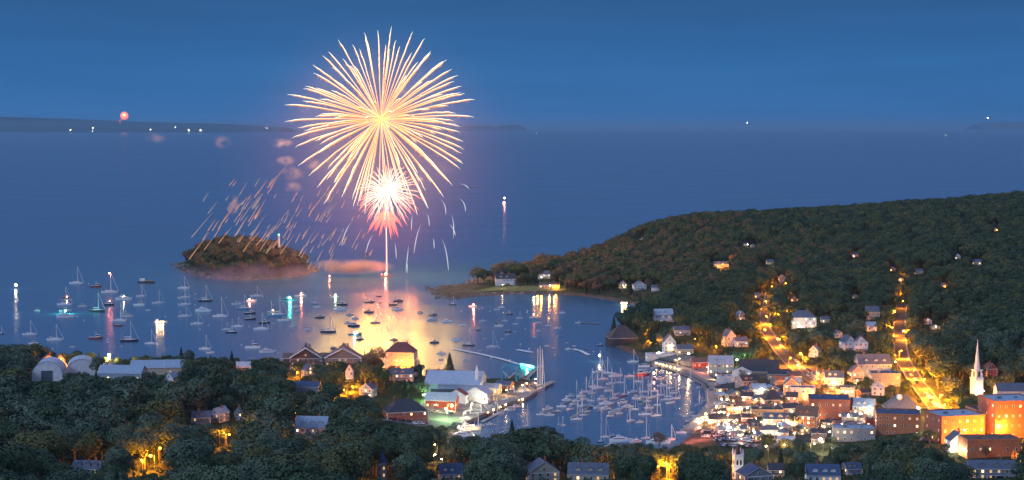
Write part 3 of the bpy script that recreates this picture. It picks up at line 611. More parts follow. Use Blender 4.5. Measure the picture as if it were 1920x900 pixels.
while len(items) < 46 and tries < 3000:
    tries += 1; px, py = ri.uniform(1345, 1640), ri.uniform(712, 834)
    if px < 1365 and py > 770 or px > 1560 and py > 800 or px > 1590 and py < 745 or px < 1430 and py < 728: continue
    if abs(px - (1478 + (py - 690) * 1.15)) < 13 and py < 765: continue
    if any(abs(a - px) < 19 and abs(b - py) < 9 for a, b in occ): continue
    occ.append((px, py)); rf_ = ri.choice(('gable', 'gable', 'front', 'hip', 'flat')); wl = ri.choice(('cream', 'tan', 'tan', 'pink', 'grey', 'orange', 'brick', 'brown', 'grey')); rc_ = ri.choice(('dark', 'slate', 'dblue', 'brown', 'steel'))
    o = B(px, py, ri.uniform(16, 30), ri.uniform(12, 21), ri.uniform(8, 11), rf_, wl, rc_, ri.uniform(-28, 20), ri.choice((1, 2, 2)), .6, '', 'shop', 'shop', hide=.1)[0]
    rn = dict(dark='black', slate='slate', dblue='navy', brown='brown', steel='grey blue')[rc_]; o['group'] = 'small shops packed into the town centre'
    items.append((o, f'small {wl} {dict(gable="wide-gabled", front="gable-fronted", hip="hip-roofed", flat="flat-roofed")[rf_]} shop with {rn} roof in the town centre', px))
rank(items)
# extra roof pieces that single buildings out
def part_of(idx_label):
    for r, *_ in HOUSES:
        if r['label'] == idx_label: return r
r = part_of('hip-roofed hall with a white roof dome'); mb = MB(); mb.ball((-2, -3, 12.3), 2.2, 10, 6); mb.build('roof_dome', M_WHITE, r, smooth=True)
r = part_of('round-cornered turret house with navy cone roof'); mb = MB(); mb.tube([(0, 0, 11.0), (0, 0, 18.0)], [3.1, .1], 10); mb.build('cone_roof', roofmat('dblue'), r)
for lb, wing in (('brown-roofed shingled mansion left of its two neighbours on the shore', 1), ('broad tan gabled mansion with wide eaves against the golden water', -1)):
    r = part_of(lb)
    for sx in (-1, 1):
        mb = MB(); x0, x1 = sx * 13, sx * 20; mb.box(min(x0, x1), max(x0, x1), -5, 6, -2, 9 + wing); wg = mb.build('side_wing', wallmat('brown' if wing > 0 else 'tan'), r)
        mb = MB(); a, b = min(x0, x1) - .8, max(x0, x1) + .8; E = 9.02 + wing; mb.q([(a, -6, E), (b, -6, E), (b, .5, E + 4), (a, .5, E + 4)]); mb.q([(b, 7, E), (a, 7, E), (a, .5, E + 4), (b, .5, E + 4)]); mb.q([(a, -6, E), (a, .5, E + 4), (a, 7, E)]); mb.q([(b, 7, E), (b, .5, E + 4), (b, -6, E)]); mb.box(a, b, -6.1, -5.9, E - .5, E, 1); mb.build('wing_roof', [roofmat('brown'), M_TRIM], wg)
    for sx in (-1, 1):
        mb = MB(); hw_ = 14.5 if wing > 0 else 17; mb.tube([(sx * hw_, -9.3, 10.5), (0, -9.3, 19.5)], .55, 4); mb.build('bargeboard', M_TRIM, r)
    mb = MB(); mb.box(-11, 11, -11.5, -8.6, 5.2, 5.7); mb.build('porch_roof', roofmat('brown'), r)
    for x in (-10, -5, 0, 5, 10): mb = MB(); mb.box(x - .25, x + .25, -11.3, -10.8, -1, 5.2); mb.build('porch_column', M_TRIM, r)
    mb = MB(); mb.tube([(0, -2, 18), (0, -2, 24)], [.9, .5], 6); mb.build('roof_finial', M_DARKW, r)
r = part_of('orange lit building with outside stairs')
for k in range(3):
    mb = MB(); mb.tube([(5.5 - k * .2, -8.5, 1 + k * 3.4), (9.5, -8.5, 4.2 + k * 3.4)], .35, 4); mb.build('stair', M_WOOD, r)
# church steeple and tower
def steeple():
    g = ground(1831, 742); k = mpp(g.y); top = at_y(1832, 636, g.y).z - g.z
    t = thing('church_steeple', g, R(20), 'floodlit white church steeple rising from dark trees, with octagonal spire', 'church')
    FOOT.append((g.x, g.y, 8)); PROT.append((1818, 636, 1846, 736, g.y + 4))
    a = top / 10; w = 8.5 * k
    mb = MB(); mb.box(-w, w, -w, w, -2, a * 3.0); mb.box(-w - .4, w + .4, -w - .4, w + .4, a * 3.0, a * 3.12); mb.build('tower_base', M_WHITE, t)
    mb = MB(); w2 = w * .78; mb.box(-w2, w2, -w2, w2, a * 3.12, a * 4.4); mb.box(-w2 - .5, w2 + .5, -w2 - .5, w2 + .5, a * 4.4, a * 4.52); bf = mb.build('belfry', M_WHITE, t)
    for rz in (0, 90, 180, 270):
        mb = MB(); mb.box(-w2 * .35, w2 * .35, -w2 - .06, -w2 + .1, a * 3.3, a * 4.2); o = mb.build('louvre', M_DARKW, bf); o.rotation_euler = (0, 0, R(rz))
    mb = MB(); mb.tube([(0, 0, a * 4.52), (0, 0, a * 5.3), (0, 0, a * 5.35), (0, 0, a * 9.75)], [w * .66, w * .62, w * .55, .12], 8); mb.build('spire', M_WHITE, t)
    for sx in (-1, 1):
        for sy in (-1, 1):
            mb = MB(); mb.tube([(sx * w * .8, sy * w * .8, a * 3.12), (sx * w * .8, sy * w * .8, a * 3.5), (sx * w * .8, sy * w * .8, a * 4)], [.5, .5, .05], 6); mb.build('pinnacle', M_WHITE, t)
    mb = MB(); mb.tube([(0, 0, a * 9.7), (0, 0, a * 10)], .15, 6); mb.ball((0, 0, a * 9.85), .35, 6, 4); mb.build('finial', mat('gilt', (.5, .34, .12), .6), t)
steeple()
def gothic_tower():
    g = ground(1383, 905); k = mpp(g.y); hh = 52 * k; w = 8.5 * k
    t = thing('church_tower', g, R(8), 'white gothic church tower with corner pinnacles and a dark spire', 'church')
    FOOT.append((g.x, g.y, 6)); PROT.append((1372, 828, 1394, 892, g.y + 3))
    mb = MB(); mb.box(-w, w, -w, w, -2, hh); mb.box(-w - .3, w + .3, -w - .3, w + .3, hh * .55, hh * .58); mb.box(-w - .3, w + .3, -w - .3, w + .3, hh, hh + .4); bf = mb.build('tower_shaft', M_WHITE, t)
    for zf in (.18, .66):
        for rz in (0, 90, 270):
            for sx in (-.4, .4):
                mb = MB(); x = sx * w; z0 = hh * zf; hz = hh * .2
                pts = [(x - .55, z0), (x + .55, z0), (x + .55, z0 + hz * .7), (x, z0 + hz), (x - .55, z0 + hz * .7)]
                mb.q([(p[0], -w - .08, p[1]) for p in pts]); mb.q([(p[0], -w + .02, p[1]) for p in pts][::-1]); o = mb.build('lancet_window', M_GLASSD, t); o.rotation_euler = (0, 0, R(rz))
    for sx in (-1, 1):
        for sy in (-1, 1):
            mb = MB(); mb.tube([(sx * w * .9, sy * w * .9, hh + .3), (sx * w * .9, sy * w * .9, hh + 1.4), (sx * w * .9, sy * w * .9, hh + 4)], [.5, .5, .05], 6); mb.build('pinnacle', M_WHITE, t)
    mb = MB(); mb.tube([(0, 0, hh + .4), (0, 0, hh + 7)], [w * .6, .08], 8); mb.build('spire', roofmat('dark'), t)
gothic_tower()
def lighthouse():
    p = at_y(523, 462, 2440); z0 = hgt(p.x, 2440); top = at_y(523, 436, 2440).z
    t = thing('lighthouse', (p.x, 2440, z0), 0, 'small white lighthouse topping the wooded island', 'lighthouse'); hh = top - z0
    mb = MB(); mb.tube([(0, 0, -1), (0, 0, hh - 5)], [2.6, 1.6], 12); mb.build('tower_shaft', M_WHITE, t)
    mb = MB(); mb.tube([(0, 0, hh - 5), (0, 0, hh - 4.6)], 2.4, 12); mb.build('gallery', M_DARKW, t)
    mb = MB(); mb.tube([(0, 0, hh - 4.6), (0, 0, hh - 2)], 1.4, 10); mb.build('lantern', mat('lantern green', (.1, .3, .25), .3, emis=(.3, 1, .8), es=3), t)
    mb = MB(); mb.tube([(0, 0, hh - 2), (0, 0, hh)], [1.7, .1], 10); mb.build('cap', M_DARKW, t)
    PROT.append((516, 434, 530, 448, 2440))
lighthouse()
# ------------------------------------------------------------------ trees
def crown(seed, kind, nq, leaf, mats):
    r = np.random.default_rng(seed); P = []; N = []
    if kind == 'b':
        nl = r.integers(7, 12); c = r.normal(size=(nl, 3)); c /= np.linalg.norm(c, axis=1)[:, None]
        c *= (r.uniform(.35, 1, nl) ** .5)[:, None] * np.array([.24, .24, .17]); c[:, 2] += .64; rad = r.uniform(.13, .22, nl)
        c = np.vstack([c, [[0, 0, .62]]]); rad = np.r_[rad, .22]; nl += 1
        w = rad ** 2 / (rad ** 2).sum()
        while len(P) < nq:
            i = r.choice(nl, p=w); d = r.normal(size=3); d /= np.linalg.norm(d)
            if d[2] < -.3 and r.random() < .6: continue
            q = c[i] + d * rad[i] * r.uniform(.78, 1.06)
            dd = np.linalg.norm(q - c, axis=1) / rad
            if (np.delete(dd, i) < .72).any(): continue
            P.append(q); N.append(d)
    else:
        while len(P) < nq:
            t = r.random() ** .6; a = r.uniform(0, 2 * np.pi); z = .98 - .86 * t
            tier = .72 + .28 * ((t * 9) % 1); lump = 1 + .18 * np.sin(a * 3 + seed) + .1 * np.sin(a * 5 + t * 20)
            rr = .21 * t * tier * lump * r.uniform(.7, 1.05) + .004
            P.append([rr * np.cos(a), rr * np.sin(a), z - .02 * r.random()]); N.append([np.cos(a), np.sin(a), .5])
    P = np.array(P); N = np.array(N); N /= np.linalg.norm(N, axis=1)[:, None]
    N = N + r.normal(size=N.shape) * .30; N /= np.linalg.norm(N, axis=1)[:, None]
    T = np.cross(N, r.normal(size=N.shape)); T /= np.linalg.norm(T, axis=1)[:, None]; Bq = np.cross(N, T)
    s = leaf * r.uniform(.6, 1.3, (len(P), 1)); s2 = s * r.uniform(.6, 1, (len(P), 1))
    V = np.stack([P - T * s - Bq * s2 * .6, P + T * s * .8 - Bq * s2, P + T * s + Bq * s2 * .7, P - T * s * .7 + Bq * s2], 1).reshape(-1, 3)
    return V, np.arange(len(V)).reshape(-1, 4)
def npmesh(name, V, Q, mats, mi=None):
    me = bpy.data.meshes.new(name); me.vertices.add(len(V)); me.vertices.foreach_set('co', V.ravel()); me.loops.add(Q.size); me.polygons.add(len(Q))
    me.loops.foreach_set('vertex_index', Q.ravel().astype(np.int32)); me.polygons.foreach_set('loop_start', np.arange(0, Q.size, 4, dtype=np.int32))
    for m in mats: me.materials.append(m)
    if mi is not None: me.polygons.foreach_set('material_index', mi.astype(np.int32))
    me.update(); me.validate(); return me
def trunk_mb(kind, seed):
    rt = random.Random(seed); mb = MB()
    if kind == 'b':
        mb.tube([(0, 0, -.06), (.005, 0, .15), (0, .008, .34), (.01, 0, .55)], [.030, .022, .017, .006], 6)
        for i in range(5):
            a = i * 1.257 + rt.random(); z = rt.uniform(.24, .36); L = rt.uniform(.14, .22)
            mb.tube([(0, 0, z), (math.cos(a) * L * .5, math.sin(a) * L * .5, z + .11), (math.cos(a) * L, math.sin(a) * L, z + .30)], [.012, .008, .003], 4)
    else: mb.tube([(0, 0, -.06), (0, 0, .5), (0, 0, .97)], [.016, .010, .002], 6)
    return mb
TONES = [('dark green', foliage('deep green leaves', (.042, .076, .046), (.055, .092, .048), (.066, .102, .048))),
         ('grey green', foliage('grey green leaves', (.075, .115, .075), (.092, .135, .082), (.108, .150, .088))),
         ('olive', foliage('olive leaves', (.085, .105, .042), (.105, .120, .046), (.120, .125, .050))),
         ('glow-tinted brown', foliage('glow-tinted brown leaves', (.175, .115, .062), (.19, .13, .068), (.165, .12, .066)))]  # brown leaves lightened: the fireworks' glow is put into this colour
BV = []
for i in range(12):
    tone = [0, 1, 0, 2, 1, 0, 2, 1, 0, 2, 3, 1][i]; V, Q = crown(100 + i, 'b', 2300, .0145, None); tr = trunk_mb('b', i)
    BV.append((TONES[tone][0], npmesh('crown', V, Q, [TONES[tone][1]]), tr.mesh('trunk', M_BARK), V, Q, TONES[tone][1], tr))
CV = []
for i in range(4):
    V, Q = crown(200 + i, 'c', 1500, .016, None); tr = trunk_mb('c', i)
    CV.append(('dark green', npmesh('crown', V, Q, [M_NEEDLE]), tr.mesh('trunk', M_BARK), V, Q, M_NEEDLE, tr))
wood_col = bpy.data.collections.new('wood_sources')
def lod(i, src, step, grow):
    _, _, _, V, Q, m, tr = src; V4 = V.reshape(-1, 4, 3)[::step]; cc = V4.mean(1, keepdims=True); V4 = cc + (V4 - cc) * grow
    V2 = V4.reshape(-1, 3); Q2 = np.arange(len(V2)).reshape(-1, 4)
    tv = np.array(tr.v); tq = np.array([f for f in tr.f if len(f) == 4]) + len(V2)
    me = npmesh('wood_tree', np.vstack([V2, tv]), np.vstack([Q2, tq]), [m, M_BARK], np.r_[np.zeros(len(Q2)), np.ones(len(tq))])
    o = bpy.data.objects.new('w%02d' % i, me); wood_col.objects.link(o)
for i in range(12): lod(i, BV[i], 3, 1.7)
for i in range(4): lod(12 + i, CV[i], 3, 1.7)
# keep the views the photo has over the trees: open water, quays, town
PROT += [(-50, 500, 100, 641, 1500), (100, 500, 190, 655, 1500), (190, 500, 340, 663, 1500), (320, 500, 350, 645, 1500), (350, 500, 430, 664, 1500), (430, 500, 530, 667, 1500), (530, 500, 680, 650, 1500), (680, 500, 820, 655, 1500),
    (800, 500, 1000, 690, 1560), (905, 640, 935, 806, 1400), (935, 640, 1000, 790, 1400), (1000, 640, 1060, 792, 1400), (1060, 640, 1112, 813, 1400), (1112, 640, 1240, 826, 1400), (1240, 640, 1310, 828, 1400),
    (1300, 690, 1480, 828, 1200), (1480, 690, 1600, 800, 1200), (1300, 800, 1400, 838, 1200), (862, 700, 935, 800, 1300), (718, 752, 860, 790, 1300), (1228, 660, 1345, 700, 1600),
    (1055, 545, 1190, 660, 1600), (800, 548, 1060, 700, 1600), (860, 800, 905, 812, 1180), (1735, 745, 1790, 800, 1100), (1800, 810, 1900, 850, 1000),
    (800, 534, 930, 560, 2400), (1140, 630, 1180, 655, 1700)]
for a in ((198, 668, 214, 692), (1247, 862, 1263, 898), (1232, 880, 1240, 900), (284, 858, 300, 884), (272, 874, 280, 886), (417, 820, 431, 838), (546, 698, 562, 710), (652, 722, 682, 738), (816, 846, 834, 866), (1440, 848, 1452, 858), (1536, 838, 1552, 850)): PROT.append((*a, ground((a[0] + a[2]) / 2, a[3]).y - 6))
prot = np.array(PROT); foot = np.array(FOOT)
rt = random.Random(5); TREES = []
def free(x, y, z, h, r, strict=True):
    if strict:
        d = np.hypot(foot[:, 0] - x, foot[:, 1] - y)
        if (d < foot[:, 2] + r * .35).any(): return False
        for ln, w in ROADS:
            if any(abs(p.x - x) < 30 and abs(p.y - y) < 30 and math.hypot(p.x - x, p.y - y) < w / 2 + 2 + r * .25 for p in ln): return False
        for poly in PATCH:
            if inpoly((x, y), poly): return False
    px, py = proj(x, y, z); _, pt = proj(x, y, z + h); rp = r / mpp(y)
    b = prot
    hit = (b[:, 4] > y) & (b[:, 0] < px + rp * .8) & (b[:, 2] > px - rp * .8) & (b[:, 1] < py) & (b[:, 3] > pt)
    return not hit.any()
yy = 560.0
while yy < 3480:
    near = yy < 1500
    stp = 15.0 if yy < 1150 else 13.0 if near else (12.0 if yy < 2300 else 13.5)
    half = yy * 960 / F * 1.10 + 60; xx = -half
    while xx < half:
        x, y = xx + rt.uniform(-.45, .45) * stp, yy + rt.uniform(-.45, .45) * stp; xx += stp
        if not (GX0 < x < GX0 + GS * (NX - 1)): continue
        z = hgt(x, y)
        if z < 1.5: continue
        if z < 4 and y > 1500 and rt.random() < .5: continue
        isl = y > 2150 and x < -60
        if isl and z < 3.2: continue
        if not isl and y > 2000 and x < 60 and z < 3: continue
        if not isl and y > 2000 and x < -10 and rt.random() < .75: continue
        con = rt.random() < (.13 if near else .22)
        h = rt.uniform(*((19, 28) if y < 1150 else (16, 23))) if not con else rt.uniform(15, 22); big = rt.random() < .2 and near
        if isl: h = rt.uniform(15, 22)
        if big: h *= 1.2
        ws = rt.uniform(1.0, 1.35) if not con else rt.uniform(.7, 1.1)
        r = h * .40 * ws if not con else h * .2
        if not free(x, y, z, h, r): 
            h *= .66; r *= .66
            if not free(x, y, z, h, r):
                h *= .6; r *= .6
                if not free(x, y, z, h, r):
                    h *= .5; r *= .5
                    if h > 6 or not free(x, y, z, h, r): continue
        TREES.append([x, y, z, h, ws, con, rt.randrange(4) if con else (rt.choice((0, 0, 1, 2, 2, 4, 5, 5, 6, 7, 8, 8, 9, 11, 1, 7)) if near else rt.choice((9, 10, 10, 3, 10, 10)) if isl or (y > 1900 and rt.random() < (520 - x) / 640) else rt.choice((0, 2, 3, 6, 9, 2, 5, 9, 8, 0))), rt.uniform(0, 6.28)])  # island and bay-side trees take the brown tone that carries the painted firework glow
    yy += stp
# trees that stand out by themselves (px, py of the foot, height in pixels, conifer?, variant, width)
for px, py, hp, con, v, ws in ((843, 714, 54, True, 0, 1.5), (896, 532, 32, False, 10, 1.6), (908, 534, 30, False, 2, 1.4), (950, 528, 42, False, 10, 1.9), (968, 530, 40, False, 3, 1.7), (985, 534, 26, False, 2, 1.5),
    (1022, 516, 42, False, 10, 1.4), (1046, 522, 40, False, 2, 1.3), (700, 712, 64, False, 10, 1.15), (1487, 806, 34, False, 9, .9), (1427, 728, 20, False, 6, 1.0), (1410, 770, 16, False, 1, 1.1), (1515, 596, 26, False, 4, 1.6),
    (340, 690, 42, True, 1, 1.1), (355, 694, 40, False, 0, .8), (435, 700, 44, True, 2, 1.1), (1436, 855, 46, False, 9, .9), (1495, 862, 44, False, 4, .9), (1470, 858, 40, False, 6, 1.0),
    (1254, 640, 14, False, 9, 1.0), (1700, 745, 34, False, 2, 1.2), (1785, 780, 48, False, 2, 1.2), (1815, 790, 50, False, 3, 1.2), (1870, 745, 42, False, 6, 1.1), (1910, 890, 50, False, 10, .9), (1848, 862, 26, False, 10, .9), (1545, 745, 26, False, 3, 1.0),
    (1358, 742, 14, False, 2, 1.15), (1390, 738, 15, False, 6, 1.15), (1437, 748, 18, False, 1, 1.15), (1470, 764, 18, False, 3, 1.15), (1412, 790, 15, False, 9, 1.15), (1380, 802, 14, False, 6, 1.15), (1344, 806, 13, False, 3, 1.15), (1456, 812, 18, False, 6, 1.15), (1496, 818, 22, False, 9, 1.15), (1532, 752, 20, False, 2, 1.15), (1545, 764, 18, False, 3, 1.15), (1575, 742, 24, False, 5, 1.15), (1590, 768, 20, False, 6, 1.15), (1474, 730, 15, False, 2, 1.15), (1446, 766, 16, False, 0, 1.15), (1398, 748, 13, False, 9, 1.15), (1428, 800, 15, False, 1, 1.15), (1410, 822, 14, False, 3, 1.15), (1620, 760, 22, False, 0, 1.15), (1655, 768, 28, False, 2, 1.15), (1640, 778, 20, False, 6, 1.15), (1670, 748, 30, False, 5, 1.15),
    (270, 898, 18, False, 1, 1.25), (300, 896, 20, False, 2, 1.25), (316, 890, 32, False, 4, 1.25), (260, 886, 28, False, 9, 1.25), (284, 902, 16, False, 3, 1.25), (1240, 906, 20, False, 2, 1.25), (1264, 904, 20, False, 9, 1.25), (1282, 900, 28, False, 4, 1.25), (1226, 900, 28, False, 3, 1.25), (424, 850, 16, False, 3, 1.25), (1300, 900, 34, False, 6, 1.25), (1320, 898, 36, False, 9, 1.25),
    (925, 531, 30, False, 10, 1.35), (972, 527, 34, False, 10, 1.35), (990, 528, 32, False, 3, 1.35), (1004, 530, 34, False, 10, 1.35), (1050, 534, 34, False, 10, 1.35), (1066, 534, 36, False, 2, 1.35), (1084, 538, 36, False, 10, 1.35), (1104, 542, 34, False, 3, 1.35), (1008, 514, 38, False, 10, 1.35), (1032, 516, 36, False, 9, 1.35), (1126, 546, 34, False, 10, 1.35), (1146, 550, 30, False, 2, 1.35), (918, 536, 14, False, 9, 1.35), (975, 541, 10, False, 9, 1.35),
    (1268, 862, 30, False, 3, 1.2), (1286, 864, 30, False, 0, 1.2), (1304, 862, 28, False, 6, 1.1), (1320, 856, 20, False, 2, 1.2), (1338, 856, 20, False, 9, 1.2), (960, 838, 52, True, 3, 1.2), (1236, 845, 36, False, 10, 1.0)):
    g = ground(px, py); TREES.append([g.x, g.y, g.z, hp * mpp(g.y), ws, con, v, 1.0 + px])
def in_frame(T):
    px, py = proj(T[0], T[1], T[2] + T[3]); return -10 < px < 1930 and py < 896
PL = [(60, 860, 'near the bottom left corner'), (165, 880, 'around the half-sunk dark roof'), (285, 870, 'around the orange glowing lamps'), (210, 790, 'below the barrel-roofed sheds'), (400, 850, 'below the slate-roofed woods house'),
    (480, 880, 'between amber glow and stepped blue roofs'), (585, 860, 'below the stepped blue roofs'), (710, 880, 'beside the turret house'), (780, 860, 'between the turret house and the lit foliage'), (844, 900, 'beside the white navy-roofed house'),
    (930, 870, 'left of the twin-gabled cream house'), (1016, 890, 'behind the twin-gabled cream house'), (1104, 880, 'behind the house with two chimneys'), (1180, 860, 'between two chimneys and the golden lamps'), (1260, 880, 'in the glow of the golden lamps'),
    (1360, 880, 'beside the white gothic tower'), (1440, 870, 'behind the navy double gable house'), (1500, 880, 'beside the broad white chimney'), (1610, 880, 'below the star-bright lamp'), (1700, 850, 'below the orange-walled block'), (1780, 870, 'below the bright white gabled shop'), (1870, 880, 'in the bottom right corner')]
order = sorted([T for T in TREES if in_frame(T)], key=lambda T: T[1]); single = []
nb = nc = 0
forced = TREES[-82:]
for T in order:
    if T in forced or (not T[5] and nb < 255) or (T[5] and nc < 70 and T[1] < 1150):
        single.append(T)
        if T in forced: continue
        if T[5]: nc += 1
        else: nb += 1
items = []
for T in single:
    x, y, z, h, ws, con, v, rot = T; tone, cm, tm = (CV if con else BV)[v][:3]
    t = thing('conifer_tree' if con else 'broadleaf_tree', (x, y, z), rot); t.scale = (h * ws, h * ws, h); t['category'] = 'tree'; t['group'] = 'trees standing singly in the woods'
    link('trunk', tm, t); link('crown', cm, t)
    px, py = proj(x, y, z + h * .6)
    size = 'small' if h < 13 else ('tall' if h > 19 else 'middle-sized')
    if y > 1150:
        q = min(HOUSES, key=lambda a: (a[1] - px) ** 2 + (a[2] - 15 - py) ** 2)
        wh = 'by the ' + ' '.join(q[0]['label'].split()[:5])
    else: wh = min(PL, key=lambda a: (a[0] - px) ** 2 + (a[1] - py) ** 2 * .6)[2]
    items.append((t, f'{size} {tone} {"pointed conifer" if con else "round-crowned tree"} {wh}', px))
rank(items)
woods = [T for T in TREES if T not in single]
def scatter():
    me = bpy.data.meshes.new('woods'); me.from_pydata([T[:3] for T in woods], [], [])
    a = me.attributes.new('idx', 'INT', 'POINT'); a.data.foreach_set('value', [T[6] + (12 if T[5] else 0) for T in woods])
    a = me.attributes.new('rot', 'FLOAT_VECTOR', 'POINT'); a.data.foreach_set('vector', [c for T in woods for c in (0, 0, T[7])])
    a = me.attributes.new('scl', 'FLOAT_VECTOR', 'POINT'); a.data.foreach_set('vector', [c for T in woods for c in (T[3] * T[4], T[3] * T[4], T[3])])
    o = struct(link('woods', me), 'stuff'); g = bpy.data.node_groups.new('woods', 'GeometryNodeTree')
    g.interface.new_socket('Geometry', in_out='INPUT', socket_type='NodeSocketGeometry'); g.interface.new_socket('Geometry', in_out='OUTPUT', socket_type='NodeSocketGeometry')
    N = g.nodes.new; i_, o_, ip, ci = N('NodeGroupInput'), N('NodeGroupOutput'), N('GeometryNodeInstanceOnPoints'), N('GeometryNodeCollectionInfo')
    ci.inputs['Collection'].default_value = wood_col; ci.inputs['Separate Children'].default_value = True; ci.inputs['Reset Children'].default_value = True
    ip.inputs['Pick Instance'].default_value = True
    def na(nm, ty): q = N('GeometryNodeInputNamedAttribute'); q.data_type = ty; q.inputs['Name'].default_value = nm; return q.outputs['Attribute']
    L = g.links.new; L(i_.outputs[0], ip.inputs['Points']); L(ci.outputs[0], ip.inputs['Instance']); L(na('idx', 'INT'), ip.inputs['Instance Index'])
    e2r = N('FunctionNodeEulerToRotation'); L(na('rot', 'FLOAT_VECTOR'), e2r.inputs[0]); L(e2r.outputs[0], ip.inputs['Rotation']); L(na('scl', 'FLOAT_VECTOR'), ip.inputs['Scale'])
    L(ip.outputs[0], o_.inputs[0]); md = o.modifiers.new('scatter', 'NODES'); md.node_group = g
scatter()
print('TREES', len(TREES), 'single', len(single), nb, nc)
def rocks():
    rr = random.Random(77); mb = MB(); k = 0
    while k < 620:
        i = rr.randrange(len(PT)); x, y = PT[i]
        on_isle = -1 < di[i] < 16; head = -3 < dc[i] < 12 and y > 1980 and x < 60
        if not (on_isle or head): continue
        x += rr.uniform(-6, 6); y += rr.uniform(-6, 6); z = max(hgt(x, y), -.2); R_ = rr.uniform(.8, 3.0) * (1.3 if rr.random() < .2 else .8); n_ = rr.choice((5, 6, 7)); fl = rr.uniform(.35, .8)
        ring = [(x + R_ * rr.uniform(.7, 1.2) * 1.5 * math.cos(6.283 * j / n_), y + R_ * rr.uniform(.7, 1.2) * math.sin(6.283 * j / n_)) for j in range(n_)]
        top = [(x + (a - x) * rr.uniform(.4, .8), y + (b - y) * rr.uniform(.4, .8), z + R_ * fl * rr.uniform(.8, 1.2)) for a, b in ring]; q = len(mb.v)
        mb.v += [(a, b, z - 1) for a, b in ring] + top; mb.f.append(tuple(q + n_ + j for j in range(n_))); mb.m.append(0)
        for j in range(n_): mb.f.append((q + j, q + (j + 1) % n_, q + n_ + (j + 1) % n_, q + n_ + j)); mb.m.append(0)
        k += 1
    struct(mb.build('shore_rocks', mat('granite', (.20, .165, .14), .9, var=.45, vs=.15)), 'stuff')
rocks()
items = []
for i, (px, py) in enumerate(((1338, 782), (1346, 778), (1352, 770), (1358, 776), (1350, 786), (1362, 764), (1366, 756), (1356, 750), (1370, 770), (1376, 778), (1386, 760), (1342, 768), (1330, 794), (1360, 740), (1246, 676), (1256, 679), (1266, 682))):
    g = ground(px, py); c = ('white', 'red', 'cream', 'dblue')[i % 4]; t = thing('parasol', g, 0); t['category'] = 'parasol'; t['group'] = 'parasols on the harbour terraces'
    mb = MB(); mb.tube([(0, 0, 0), (0, 0, 2.7)], .05, 5); mb.build('pole', M_METAL, t); mb = MB(); mb.tube([(0, 0, 2.3), (0, 0, 3.2)], [1.9, .05], 8); mb.build('canopy', wallmat(c), t)
    items.append((t, {'white': 'white', 'red': 'red', 'cream': 'cream', 'dblue': 'navy'}[c] + ' parasol open on the ' + ('harbour-head terrace' if px > 1300 else 'north wharf terrace'), px))
rank(items)
# ------------------------------------------------------------------ boats (templates are 12 m long, bow towards +X, waterline at z 0)
BC = dict(white=(.86, .87, .88), navy=(.03, .045, .09), dark=(.05, .045, .05), red=(.38, .07, .06), lblue=(.20, .42, .58), wood=(.34, .14, .07), green=(.05, .22, .20))
def hull(mb, L, Bm, fb, bowrise=.5, mi=0, deck=1, tr=.7, yc=0.0, xo=0.0):
    st = [(-.5, tr), (-.4, tr + .1), (-.2, .96), (0, 1), (.2, .86), (.35, .58), (.44, .3), (.5, .02)]
    k = len(mb.v)
    for s, b in st:
        zd = fb * (1 + bowrise * max(s, 0) * 1.3 + .1 * abs(min(s, 0))); hb = Bm / 2 * b; x = s * L + xo
        xw = x - (.05 * L * max(0, (s - .3) / .2))
        mb.v += [(x, yc - hb, zd), (xw, yc - hb * .82, 0), (xw, yc, -.5), (xw, yc + hb * .82, 0), (x, yc + hb, zd)]
    for i in range(len(st) - 1):
        a = k + 5 * i
        for j in range(4): mb.f.append((a + j, a + 5 + j, a + 6 + j, a + 1 + j)); mb.m.append(mi)
        mb.f.append((a + 4, a + 9, a + 5, a)); mb.m.append(deck)
    mb.f.append((k, k + 1, k + 2, k + 3, k + 4)); mb.m.append(mi)
def blabel(**k): return k
DECK = mat('pale deck', (.62, .60, .55), .6); TEAK = mat('teak deck', (.32, .20, .11), .6); SAIL = mat('furled sail cover', (.10, .16, .30), .8); SAILW = mat('white furled sail', (.75, .75, .73), .8)
BT = {}
def hm(c): return mat('hull ' + c, BC[c], .3)
